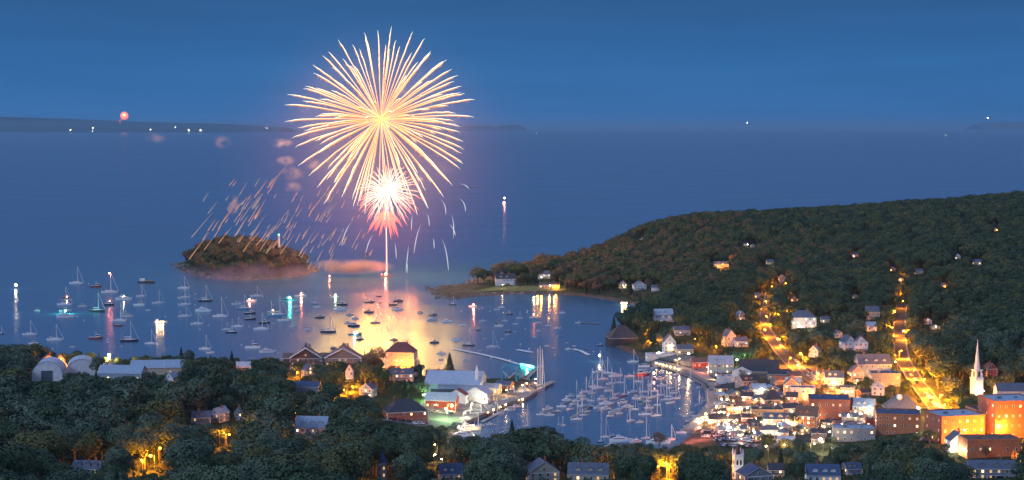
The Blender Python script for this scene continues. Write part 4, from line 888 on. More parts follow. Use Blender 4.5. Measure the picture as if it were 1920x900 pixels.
def template(kind, c):
    if (kind, c) in BT: return BT[kind, c][0] if False else BT[kind, c]
    t = thing({'sloop': 'sloop', 'ketch': 'ketch', 'motor': 'motor_boat', 'yacht': 'motor_yacht', 'lobster': 'fishing_boat', 'dinghy': 'dinghy', 'schooner': 'schooner', 'barge': 'work_barge'}[kind], (0, 0, 0))
    P = lambda mb, nm, m, par=t, loc=None, sm=False: mb.build(nm, m, par, loc, sm)
    sc_c = SAILW if c != 'white' else SAIL
    if kind in ('sloop', 'ketch', 'schooner'):
        mb = MB(); hull(mb, 12, 3.1 if kind != 'schooner' else 2.7, 1.15, .45); P(mb, 'hull', [hm(c), DECK if kind != 'schooner' else TEAK])
        mb = MB(); pl = [(-3.0, -.95), (1.5, -.75), (2.7, -.35), (2.7, .35), (1.5, .75), (-3.0, .95)]; mb.prism(pl, 1.15, 1.75); P(mb, 'cabin', M_WHITE)
        mb = MB(); mb.box(-4.9, -3.1, -.8, .8, 1.1, 1.35); P(mb, 'cockpit', TEAK)
        masts = {'sloop': [(.8, 14.5)], 'ketch': [(1.4, 13.5), (-3.8, 9.5)], 'schooner': [(2.6, 12.0), (-.2, 13.0), (-3.2, 12.5)]}[kind]
        for x, h in masts:
            mb = MB(); mb.tube([(0, 0, 0), (0, 0, h * .6), (0, 0, h)], [.29, .25, .18], 6); mb.tube([(0, -1.0, h * .55), (0, 1.0, h * .55)], .05, 4); P(mb, 'mast', M_SPAR, t, (x, 0, 1.1))
            bl = 4.6 if kind == 'sloop' else (3.6 if x > 0 else 2.6)
            if kind == 'schooner': bl = 2.4
            mb = MB(); mb.tube([(x, 0, 2.7), (x - bl, 0, 2.75)], .10, 6); bo = P(mb, 'boom', M_SPAR)
            mb = MB(); mb.tube([(x - .15, 0, 2.95), (x - bl * .5, 0, 3.0), (x - bl + .1, 0, 2.92)], [.30, .26, .14], 6); P(mb, 'furled_sail', sc_c, bo)
        x, h = masts[0]
        mb = MB(); mb.tube([(x, 0, h + .9), (5.9, 0, 1.6)], [.10, .17], 5); P(mb, 'furled_jib', SAILW)
        for nm, a, b in (('backstay', (masts[-1][0], 0, masts[-1][1] + 1), (-5.9, 0, 1.3)), ('shroud', (x, 0, h * .9), (x - .2, 1.45, 1.2)), ('shroud', (x, 0, h * .9), (x - .2, -1.45, 1.2))):
            mb = MB(); mb.tube([a, b], .035, 4); P(mb, nm, M_STAY)
    elif kind == 'motor':
        mb = MB(); hull(mb, 12, 3.8, 1.5, .5, tr=.85); P(mb, 'hull', [hm(c), DECK])
        mb = MB(); mb.prism([(-2.0, -1.45), (1.6, -1.3), (2.8, -.8), (2.8, .8), (1.6, 1.3), (-2.0, 1.45)], 1.5, 2.5); mb.box(-2.2, 1.4, -1.4, 1.4, 3.45, 3.6); cb = P(mb, 'cabin', M_WHITE)
        mb = MB(); mb.prism([(-1.8, -1.2), (1.0, -1.1), (1.7, -.7), (1.7, .7), (1.0, 1.1), (-1.8, 1.2)], 2.5, 3.45); P(mb, 'window_band', M_GLASSD, cb)
        mb = MB(); mb.tube([(-.5, 0, 3.6), (-.5, 0, 5.2)], .07, 4); P(mb, 'antenna', M_STAY)
        mb = MB(); mb.box(-5.0, -2.3, -1.3, 1.3, 1.52, 1.7); P(mb, 'cockpit', TEAK)
    elif kind == 'yacht':
        mb = MB(); hull(mb, 12, 3.0, 1.25, .5, tr=.85); P(mb, 'hull', [hm(c), DECK])
        mb = MB(); mb.prism([(-4.0, -1.1), (1.6, -1.0), (2.8, -.5), (2.8, .5), (1.6, 1.0), (-4.0, 1.1)], 1.25, 2.05); cb = P(mb, 'saloon', M_WHITE)
        mb = MB(); mb.prism([(-3.7, -1.13), (1.6, -1.03), (2.6, -.52), (2.6, .52), (1.6, 1.03), (-3.7, 1.13)], 1.5, 1.85); P(mb, 'window_band', M_GLASSD, cb)
        mb = MB(); mb.prism([(-2.8, -.9), (.4, -.8), (1.1, -.4), (1.1, .4), (.4, .8), (-2.8, .9)], 2.05, 2.6); P(mb, 'flybridge', M_WHITE)
        mb = MB(); mb.box(-2.6, -.4, -.85, .85, 3.1, 3.18); mb.box(-2.5, -2.4, -.7, -.6, 2.6, 3.1); mb.box(-2.5, -2.4, .6, .7, 2.6, 3.1); mb.box(-.6, -.5, -.7, -.6, 2.6, 3.1); mb.box(-.6, -.5, .6, .7, 2.6, 3.1); P(mb, 'hard_top', M_WHITE)
        mb = MB(); mb.tube([(-1.5, 0, 3.1), (-1.7, 0, 4.6)], [.08, .04], 4); P(mb, 'radar_mast', M_SPAR)
    elif kind == 'lobster':
        mb = MB(); hull(mb, 12, 3.9, 1.3, .9, tr=.85); P(mb, 'hull', [hm(c), DECK])
        mb = MB(); mb.box(.2, 2.9, -1.2, 1.2, 1.4, 2.3); mb.box(-.8, 3.0, -1.35, 1.35, 3.4, 3.55); mb.box(-.1, .1, -1.2, 1.2, 2.3, 3.4); cb = P(mb, 'wheelhouse', M_WHITE)
        mb = MB(); mb.box(.3, 2.8, -1.1, 1.1, 2.3, 3.4); P(mb, 'window_band', M_GLASSD, cb)
        mb = MB(); mb.tube([(.4, 0, 3.5), (.4, 0, 6.2)], .09, 5); mb.tube([(.4, 0, 5.9), (-2.4, 0, 4.9)], .06, 4); P(mb, 'boom_mast', M_SPAR)
    elif kind == 'dinghy':
        mb = MB(); hull(mb, 12, 5.0, 1.5, .5, deck=1, tr=.85); P(mb, 'hull', [hm(c), TEAK])
        for x in (-3, 0, 3):
            mb = MB(); mb.box(x - .5, x + .5, -2.0, 2.0, 1.65, 1.9); P(mb, 'thwart', M_WHITE)
        mb = MB(); mb.box(-6.6, -5.9, -.5, .5, .6, 2.6); P(mb, 'outboard_motor', M_DARKW)
    elif kind == 'barge':
        mb = MB(); mb.prism([(-6, -2), (5.2, -2), (6, -1.4), (6, 1.4), (5.2, 2), (-6, 2)], -.5, 1.1); P(mb, 'hull', hm(c))
        mb = MB(); mb.box(-5, -2.2, -1.5, 1.5, 1.1, 3.0); P(mb, 'wheelhouse', M_WHITE)
        mb = MB(); mb.box(-1.5, 5.2, -1.6, 1.6, 1.12, 1.5); P(mb, 'deck_load', M_WOOD)
    BT[kind, c] = t; t['unused'] = 1
    return t
CN = dict(white='white', navy='navy-hulled', dark='dark-hulled', red='red', lblue='light blue', wood='varnished wooden', green='sea green')
KN = dict(sloop='bare-masted sailing boat', ketch='two-masted ketch', motor='cabin motor boat', yacht='large motor yacht', lobster='fishing boat with wheelhouse', dinghy='small open dinghy', schooner='three-masted schooner', barge='flat work barge')
ZB = [(60, 600, 'in the far left moorings'), (125, 590, 'beside the teal light column'), (215, 570, 'near the mast-top light'), (285, 600, 'around the twin golden reflections'), (345, 570, 'in the row below the island tip'), (400, 590, 'below the middle of the island'),
    (470, 590, 'around the blue-hulled ketch'), (545, 575, 'near the short teal reflection'), (500, 655, 'just offshore of the left mansion'), (640, 590, 'on the left edge of golden water'), (725, 580, 'in the golden reflection'), (650, 640, 'just beyond the tan mansion'),
    (815, 600, 'on the right edge of golden water'), (890, 580, 'off the rocky headland tip'), (950, 610, 'in the mid-bay moorings'), (1020, 610, 'below the lit headland house'), (1090, 600, 'near the long float in the cove'), (900, 660, 'near the lit floating breakwater'),
    (1040, 655, 'just right of the tall schooner masts'), (1090, 660, 'beside the white float line'), (1140, 700, 'at the outer inner-harbour float'), (1195, 690, 'beside the north wharf floats'), (1110, 745, 'in the left inner-harbour raft'),
    (1160, 765, 'in the middle inner-harbour raft'), (1220, 735, 'in the right inner-harbour raft'), (1230, 775, 'in the near right raft'), (1030, 778, 'in the lone raft'), (1088, 785, 'in the near left raft'),
    (1180, 825, 'moored behind the dark shore trees'), (1320, 760, 'along the town quay'), (940, 765, 'at the boatyard quay'), (1000, 730, 'at the pier head'), (880, 805, 'in the boatyard corner')]
BOATS = '''144,532,26,32,s,w 30,537,8,0,m,w 180,538,20,0,l,r 206,549,30,38,s,w 122,572,28,34,s,w 126,558,14,0,m,r 123,584,22,0,m,w 124,595,32,0,y,w 183,584,28,36,s,d 205,572,20,0,m,d 233,562,30,0,y,w 265,556,18,22,s,w 275,530,28,0,b,d
297,569,22,24,s,w 262,573,21,0,m,w 279,582,10,0,o,w 345,541,22,23,s,w 345,559,22,18,s,w 346,572,23,20,s,w 347,594,25,16,k,w 385,565,25,32,s,d 382,584,30,0,y,w 414,594,28,38,s,w 370,608,23,22,s,w 225,602,25,36,s,w 240,594,20,0,m,w 222,611,15,0,o,r
243,640,32,38,s,d 283,645,22,28,s,w 302,604,22,0,b,w 180,635,25,0,l,r 56,628,26,28,s,w 104,638,30,30,s,w 63,645,18,0,m,w 136,651,10,0,o,w 70,583,11,0,m,w 155,575,16,0,m,w 385,655,22,28,s,w 395,662,16,0,m,w 2,626,12,0,s,d
445,571,20,0,m,w 457,580,26,28,s,b 481,556,22,20,s,w 472,565,18,0,m,w 469,588,20,0,l,d 470,599,20,0,l,d 446,613,22,18,s,w 434,624,20,28,s,d 425,618,16,14,s,w 490,618,28,32,s,w 496,606,20,0,m,d 521,593,34,40,k,b 541,562,18,0,m,g 565,556,22,0,l,w 556,576,14,0,m,w 558,585,11,0,o,w
534,602,24,0,m,w 549,613,12,0,o,w 475,653,28,0,l,w 502,661,30,0,y,w 474,674,8,0,o,w 591,570,14,14,s,b 595,577,14,0,m,w 629,557,12,0,m,w 642,572,20,0,m,d 639,581,24,0,y,w 600,596,18,0,m,d 616,623,28,30,k,d 664,612,22,0,m,n 653,607,14,0,m,w 666,628,24,0,l,n 675,637,15,0,m,n
656,591,13,0,m,w 667,598,14,0,m,w 693,567,18,0,l,n 692,586,18,0,m,n 711,556,11,0,m,n 714,568,6,0,o,d 747,565,17,0,m,n 738,572,16,0,o,d 745,581,20,0,m,w 704,606,18,25,s,n 739,638,15,0,m,r 729,618,6,0,o,w 788,587,12,0,m,w 812,591,15,0,l,d 811,601,20,0,y,w 815,643,17,0,m,n 827,664,16,0,m,w
627,654,14,0,m,d 585,661,16,0,m,d 578,618,14,0,m,w 849,571,13,16,s,d 887,575,15,0,m,w 932,581,10,0,m,w 940,577,11,0,m,w 955,589,13,0,l,d 974,597,13,14,s,w 999,596,13,0,l,w 906,603,13,0,m,w 936,612,17,0,m,w 934,606,9,0,o,d 947,602,9,0,m,w 967,608,11,8,s,w 839,604,20,0,y,w 868,610,14,0,m,w 897,619,10,0,m,d
953,622,12,0,m,d 952,628,10,0,m,w 1010,606,11,0,m,w 1027,611,11,19,s,w 1054,587,12,0,m,w 1046,616,12,0,m,w 1010,621,9,0,l,w 1003,632,9,0,o,w 855,638,17,0,m,w 879,648,22,34,s,d 923,651,20,32,s,w 910,636,8,0,o,w 942,636,8,0,o,w 1085,606,12,0,l,w 1025,649,9,0,m,w 1038,653,7,0,o,w 1063,643,6,0,o,w
1066,655,12,0,m,w 1077,649,7,0,o,w 1100,655,7,0,o,r 827,675,10,0,o,w 875,676,11,0,m,w 900,658,6,0,o,w 1125,648,12,0,l,d 1187,679,18,24,s,w 1124,698,20,42,s,w 1138,700,17,32,s,w 1155,706,22,0,y,w 1122,729,22,34,s,w 1146,720,15,28,s,w 1170,742,12,40,s,r 1157,740,11,0,o,w 1187,736,16,42,s,w 1098,736,17,30,s,w
1110,738,12,32,s,w 1096,750,14,0,m,w 1080,752,14,42,s,w 1063,751,16,0,y,w 1053,763,16,0,m,w 1075,759,13,0,m,w 1106,764,14,0,l,d 1121,766,16,0,m,w 1138,758,24,0,y,w 1134,768,18,0,y,w 1160,768,14,12,s,w 1177,764,20,0,y,w 1160,776,11,0,m,w 1028,768,16,0,m,w 1014,778,14,0,m,w 1031,779,16,0,y,w
1081,787,19,38,s,w 1093,779,13,34,s,w 1102,772,10,0,o,w 1126,829,12,78,s,n 1144,781,12,0,l,w 1148,773,11,0,m,w 1210,778,22,36,s,w 1216,766,14,0,m,w 1231,780,17,50,s,w 1149,818,10,0,l,d 1165,828,42,0,y,w 1150,838,30,0,y,w 1211,822,14,44,s,w 1235,832,44,0,y,w 1298,775,10,0,o,w 1302,780,11,0,o,w
1203,704,20,0,l,r 1210,699,15,0,m,w 1226,711,13,0,m,r 1241,724,15,0,m,w 1199,752,14,26,s,g 1214,753,14,44,s,w 1249,750,17,36,s,w 1266,748,17,40,s,w 1262,738,13,0,m,w 1332,730,9,0,m,w 1325,771,10,42,s,w 1208,688,18,0,m,w 1227,690,10,14,s,w 1332,742,10,0,o,w 1205,745,12,0,m,w 1232,760,12,30,s,w
979,741,44,20,k,r 945,755,26,0,y,w 928,764,24,0,m,w 897,781,44,24,k,o 880,806,44,0,y,w 868,818,36,0,y,w 1013,733,20,88,c,w 989,798,8,45,s,w 1056,798,8,18,s,w 1048,796,6,16,s,w 862,634,9,0,o,w 1280,728,8,0,o,w 918,796,12,0,m,w 1254,744,13,34,s,w 1240,700,9,20,s,w
1130,712,16,38,s,w 1112,726,15,36,s,w 1088,744,13,0,m,w 1070,744,14,0,m,w 1092,762,15,34,s,w 1068,768,12,0,m,w 1046,772,12,0,m,w 1128,750,15,0,m,w 1150,748,14,30,s,w 1168,756,15,0,m,w 1190,768,14,30,s,w 1192,748,14,0,m,w 1206,736,15,34,s,w 1222,746,14,38,s,w 1228,734,13,0,m,w 1238,742,15,38,s,w 1258,756,14,0,m,w 1222,722,13,28,s,w 1256,728,13,30,s,w 1236,712,12,0,m,w 1196,716,13,34,s,w 1180,706,13,0,m,w 1162,718,14,30,s,w 1140,734,14,0,m,w 1108,752,13,30,s,w 1310,760,11,30,s,w 1322,752,10,0,m,w 1326,736,10,0,m,d 1296,716,11,26,s,w 1310,728,10,0,m,w 1270,702,10,20,s,w 1290,800,12,0,m,w 1278,812,16,0,m,w 1258,826,18,30,s,w 1190,830,20,0,y,w 1135,820,16,40,s,w 1200,792,12,0,m,w 1182,790,13,34,s,w 955,770,18,0,m,w 934,778,18,36,s,w 966,764,14,0,m,w 898,800,18,34,s,w 872,812,18,30,s,w'''
KK = dict(s='sloop', k='ketch', m='motor', y='yacht', l='lobster', o='dinghy', c='schooner', b='barge'); CC = dict(w='white', n='navy', d='dark', r='red', b='lblue', o='wood', g='green')
rbt = random.Random(21); items = []; CLIGHT = []
templates_used = set(); BOATPOS = {}
DEFM = dict(sloop=14.5, ketch=13.5, schooner=13.0)
for tok in BOATS.split():
    px, py, L, m, k, c = tok.split(','); px, py, L, m = int(px), int(py), float(L), float(m); kind, cc = KK[k], CC[c]
    p = at_z(px, py); kk = mpp(p.y); Lm = L * kk * 1.08; inner = py > 672 and px > 840
    yaw = rbt.uniform(-14, 14) if not inner else rbt.choice((rbt.uniform(15, 50), rbt.uniform(200, 230), rbt.uniform(-20, 20)))
    if inner and L < 30 and px > 1000: Lm *= 1.12
    if L > 30: yaw = {979: 28, 897: 24, 945: 25}.get(px, rbt.uniform(-8, 12))
    if px == 1013: yaw = 62
    if px in (928,): yaw = 25
    if inner and abs(math.cos(R(yaw))) < .97: Lm = Lm / max(abs(math.cos(R(yaw))), .62)
    tp = template(kind, cc); first = (kind, cc) not in templates_used; templates_used.add((kind, cc))
    o = tp if first else copy_tree(tp)
    if 'unused' in o: del o['unused']
    o.location = (p.x, p.y, 0); s = Lm / 12; o.scale = (s, s * (1.15 if L < 16 else 1), s); o.rotation_euler = (0, 0, R(yaw))
    if not first or True:
        if m and kind in DEFM:
            f = (m * kk / s) / (DEFM[kind] + 1.1)
            if first: f0 = f
            for ch in (o.children):
                if ch.name.split('.')[0] in ('mast', 'backstay', 'furled_jib', 'shroud'):
                    ch.scale = (1, 1, 1); fz = f if ch.name.startswith('mast') else max(f, .1)
                    th = 1.25 if L < 20 else 1.0
                    ch.scale = (th if ch.name.startswith('mast') else 1, th if ch.name.startswith('mast') else 1, fz)
                    if not ch.name.startswith('mast'): ch.location = (0, 0, 1.3 * (1 - fz))
    o['category'] = 'boat'; o['group'] = 'boats moored in the harbour'
    zn = min(ZB, key=lambda a: (a[0] - px) ** 2 + ((a[1] - py) * 1.5) ** 2)[2]
    items.append((o, f'{CN[cc]} {KN[kind]} {zn}', px)); BOATPOS[px, py] = (o, p, s)
rank(items)
# mooring buoys
mb = MB(); mb.ball((0, 0, .25), .8, 8, 6); BUOY = mb.mesh('mooring_buoy', mat('buoy plastic', (.75, .72, .68), .4), True)
items = []
for i, (px, py) in enumerate(((54, 625), (75, 647), (81, 652), (94, 633), (99, 655), (145, 594), (158, 601), (166, 532), (203, 642), (202, 637), (228, 650), (265, 565), (310, 594), (366, 552), (366, 560), (366, 572), (376, 594), (391, 610), (375, 618), (424, 558), (457, 567),
    (493, 557), (513, 571), (467, 613), (453, 647), (514, 607), (546, 627), (580, 590), (522, 662), (865, 584), (898, 580), (919, 584), (905, 578), (988, 586), (989, 583), (1037, 628), (1045, 631), (985, 617), (966, 622), (976, 646), (936, 652), (992, 655), (956, 676), (1040, 666), (921, 672), (1113, 660), (1103, 666), (1043, 587))):
    o = link('mooring_buoy', BUOY, None, at_z(px, py)); tag(o, '', 'buoy', 'mooring buoys floating between the boats')
    zn = min(ZB, key=lambda a: (a[0] - px) ** 2 + ((a[1] - py) * 1.5) ** 2)[2]; items.append((o, 'pale round mooring buoy ' + zn, px))
rank(items)
# ------------------------------------------------------------------ docks, floats, quays
M_DOCK = mat('dock planks', (.34, .31, .28), .8, var=.2, vs=1)
def dock(name, pts, w, label, z=.7, cat='dock', piles=False, th=.5, px_=True, m=None):
    P_ = [at_z(*p) for p in pts]; g = thing(name, P_[0], 0, label, cat); o0 = P_[0]
    mb = MB()
    for a, b in zip(P_, P_[1:]):
        d = (b - a).normalized(); nr = Vector((-d.y, d.x, 0)) * w / 2; q = [a + nr - o0, a - nr - o0, b - nr - o0, b + nr - o0]
        mb.prism([(v.x, v.y) for v in q], z - th, z)
    mb.build('deck', m or M_DOCK, g)
    if piles:
        for a, b in zip(P_, P_[1:]):
            n_ = max(2, int((b - a).length / 9))
            for i in range(n_ + 1):
                p = a.lerp(b, i / n_) - o0; mb = MB(); mb.tube([(p.x, p.y, -3), (p.x, p.y, z + 1.2)], .28, 6); mb.build('pile', M_WOOD, g)
    return g
dock('floating_dock', [(849, 655), (900, 665), (942, 675), (975, 685)], 3.2, 'long segmented float line running across the bay to the teal-lit float', z=1.1, m=M_WHITE)
dock('lit_float', [(975, 684), (1001, 690)], 4.5, 'white float edged in teal light at the pier mouth', z=1.6, th=2.0, m=M_WHITE)
dock('floating_dock', [(970, 657), (997, 662)], 4.0, 'short pale float alone beyond the teal-lit float', z=1.1, m=M_WHITE)
dock('floating_dock', [(1075, 656), (1088, 659), (1104, 667)], 3.6, 'bent white float in open water right of the schooner', z=1.1, m=M_WHITE)
dock('floating_dock', [(1090, 606), (1123, 608)], 3.0, 'thin float line trailing right of a fishing boat in the cove', z=.8, m=M_CONC)
dock('floating_dock', [(1196, 683), (1226, 686), (1262, 696), (1292, 707), (1318, 722), (1330, 744)], 4.0, 'long curved float walk along the north wharf', z=.9, m=M_CONC)
dock('gangway', [(1229, 672), (1237, 690)], 2.0, 'sloping gangway under the white pavilion', z=1.6, m=M_CONC)
dock('gangway', [(1286, 700), (1306, 690)], 2.0, 'gangway joining the float walk to the lamp-lit wharf', z=1.9, m=M_CONC)
dock('pier', [(1000, 722), (1014, 730), (1036, 719)], 5.0, 'timber pier head beside the tall schooner', z=2.2, piles=True)
dock('pier', [(972, 704), (985, 713)], 6.0, 'short timber launching pier right of the blue boat hoist', z=2.4, piles=True)
dock('pier', [(1002, 697), (984, 716)], 5.0, 'slanting timber finger pier meeting the teal reflection', z=2.4, piles=True)
dock('floating_dock', [(905, 792), (938, 774), (958, 766)], 3.0, 'float along the boatyard quay', z=.8)
dock('boathouse_deck', [(1150, 640), (1192, 638)], 9, 'pale timber deck wrapping the dark boathouse', z=2.4, piles=True, m=M_CONC)
dock('floating_dock', [(1304, 783), (1288, 792)], 4, 'small dinghy float at the head of the harbour', z=.8)
for i, (a, b, l) in enumerate((((1056, 757), (1096, 744), 'float holding the left inner-harbour raft'), ((1120, 772), (1168, 748), 'float holding the middle inner-harbour raft'), ((1200, 760), (1225, 745), 'float at the right inner-harbour raft'), ((1018, 774), (1050, 772), 'float holding the small lone raft'), ((1070, 784), (1108, 762), 'float holding the near left raft'), ((1138, 783), (1182, 758), 'float holding the near middle boats'))):
    dock('floating_dock', [a, b], 1.6, l, z=.6)
def quay(pts, z, name='quay_wall'):
    P_ = [at_z(*p) for p in pts]; mb = MB()
    for a, b in zip(P_, P_[1:]):
        d = (b - a).normalized(); nr = Vector((-d.y, d.x, 0)); nr = nr if nr.y > 0 or abs(nr.y) < .2 and nr.x > 0 else -nr
        q = [a, b, b + nr * 9, a + nr * 9]; mb.prism([(v.x, v.y) for v in q], -2, z)
    o = mb.build(name, mat('quay stone', (.26, .24, .22), .9, var=.3, vs=.3)); return struct(o)
def wallthing(pts, z, label):
    o = quay(pts, z); del o['kind']; tag(o, label, 'wall')
wallthing([(1222, 683), (1256, 691), (1298, 704), (1326, 720)], 3.0, 'stone quay wall of the north wharf above the float walk')
wallthing([(1302, 812), (1326, 790), (1346, 762), (1342, 738), (1326, 722)], 2.6, 'stone quay wall along the town waterfront')
wallthing([(868, 800), (905, 783), (940, 766), (990, 750), (1008, 738)], 2.8, 'boatyard quay wall below the sheds')
# blue boat hoist: a steel gantry
def hoist():
    g = ground(958, 714); k = mpp(g.y); t = thing('boat_hoist', (g.x, g.y, g.z), R(-14), 'bright blue steel boat hoist gantry at the launching pier', 'boat hoist'); mb_ = mat('blue steel', (.05, .30, .48), .5)
    w, d, h = 14 * k, 6, 22 * k
    for sx in (-1, 1):
        for sy in (-1, 1): mb = MB(); mb.box(sx * w - .7, sx * w + .7, sy * d - .7, sy * d + .7, 0, h); mb.build('leg', mb_, t)
        mb = MB(); mb.box(sx * w - .6, sx * w + .6, -d, d, h + .01, h + 1.5); mb.build('side_beam', mb_, t)
    mb = MB(); mb.box(-w, w, d - .6, d + .6, h + 1.5, h + 3); mb.build('cross_beam', mb_, t)
    for s in (-1, 1): mb = MB(); mb.tube([(s * w, -d, h * .9), (0, -d, h * .25)], .3, 4); mb.build('sling', M_WHITE, t)
    FOOT.append((g.x, g.y, 12))
hoist()
def tall_mast():
    g = ground(894, 746); k = mpp(g.y); t = thing('shrouded_mast', (g.x, g.y, g.z), 0, 'tall white wrapped mast standing in the boatyard', 'mast')
    mb = MB(); mb.tube([(0, 0, 0), (0, 0, 28 * k), (0, 0, 50 * k), (0, 0, 60 * k)], [1.1, 1.6, 1.2, .15], 8); mb.build('mast_cover', M_WHITE, t)
    mb = MB(); mb.prism([(-2, -2), (2, -2), (2, 2), (-2, 2)], 0, 1.2); mb.build('cradle', M_WOOD, t)
tall_mast()
# ------------------------------------------------------------------ lamps
def emi(name, col, s): return mat(name, (.1, .1, .1), .4, emis=col, es=s)
SOD = (1, .29, .012); WRM = (1, .56, .20); WHT = (1, .82, .56); GRN = (.55, 1, .35); TEAL = (.08, 1, .62); RED = (1, .22, .10)
EM = {SOD: emi('sodium bulb', SOD, 60), WRM: emi('warm bulb', WRM, 60), WHT: emi('white bulb', WHT, 60), GRN: emi('green bulb', GRN, 40), TEAL: emi('teal bulb', TEAL, 40), RED: emi('red bulb', RED, 40)}
LD = {}
def light(col, power, parent, loc, rad=.35):
    if power < 1e5: power *= {WRM: .36, WHT: .36, GRN: .9, RED: 1.6}.get(col, 3.0)
    k = (col, power, rad)
    if k not in LD:
        l = bpy.data.lights.new('lamp_light', 'POINT'); l.energy = power; l.color = col; l.shadow_soft_size = rad; LD[k] = l
    o = bpy.data.objects.new('lamp_light', LD[k]); C.collection.objects.link(o); o.parent = parent; o.location = loc; return o
def lamp_meshes(hh):
    mb = MB(); mb.tube([(0, 0, -.5), (0, 0, hh)], [.18, .10], 6); mb.tube([(0, 0, hh - .15), (.9, 0, hh + .25), (1.9, 0, hh + .2)], .07, 5); pole = mb.mesh('pole', M_METAL)
    mb = MB(); mb.prism([(1.5, -.22), (2.5, -.16), (2.6, 0), (2.5, .16), (1.5, .22)], hh + .12, hh + .34); head = mb.mesh('lamp_head', M_METAL); return pole, head
LM = {h: lamp_meshes(h) for h in (5, 9, 12)}
BM = {}
LAMPN = {SOD: 'orange street lamp', WRM: 'warm yellow lamp', WHT: 'bright white lamp', GRN: 'green tinted lamp', TEAL: 'teal lamp', RED: 'reddish lamp'}
def lamp(px, py, col, power, hh=9, br=.45, rel=None):
    g = ground(px, py); t = thing('street_lamp', g, R(random.uniform(0, 360))); t['category'] = 'street lamp'; t['group'] = 'lamps lighting the town and wharves'
    link('pole', LM[hh][0], t); link('lamp_head', LM[hh][1], t)
    if (col, hh, br) not in BM: mb = MB(); mb.ball((2.05, 0, hh - .15), br, 8, 6, 0, .8); BM[col, hh, br] = mb.mesh('bulb', EM[col], True)
    link('bulb', BM[col, hh, br], t); light(col, power, t, (2.05, 0, hh - .75 - br), .3)
    q = min(HOUSES, key=lambda a: (a[1] - px) ** 2 + (a[2] - 10 - py) ** 2)
    LI.append((t, LAMPN[col] + ' near the ' + ' '.join(q[0]['label'].split()[:5]), px)); return t
LI = []
K = 1000.0
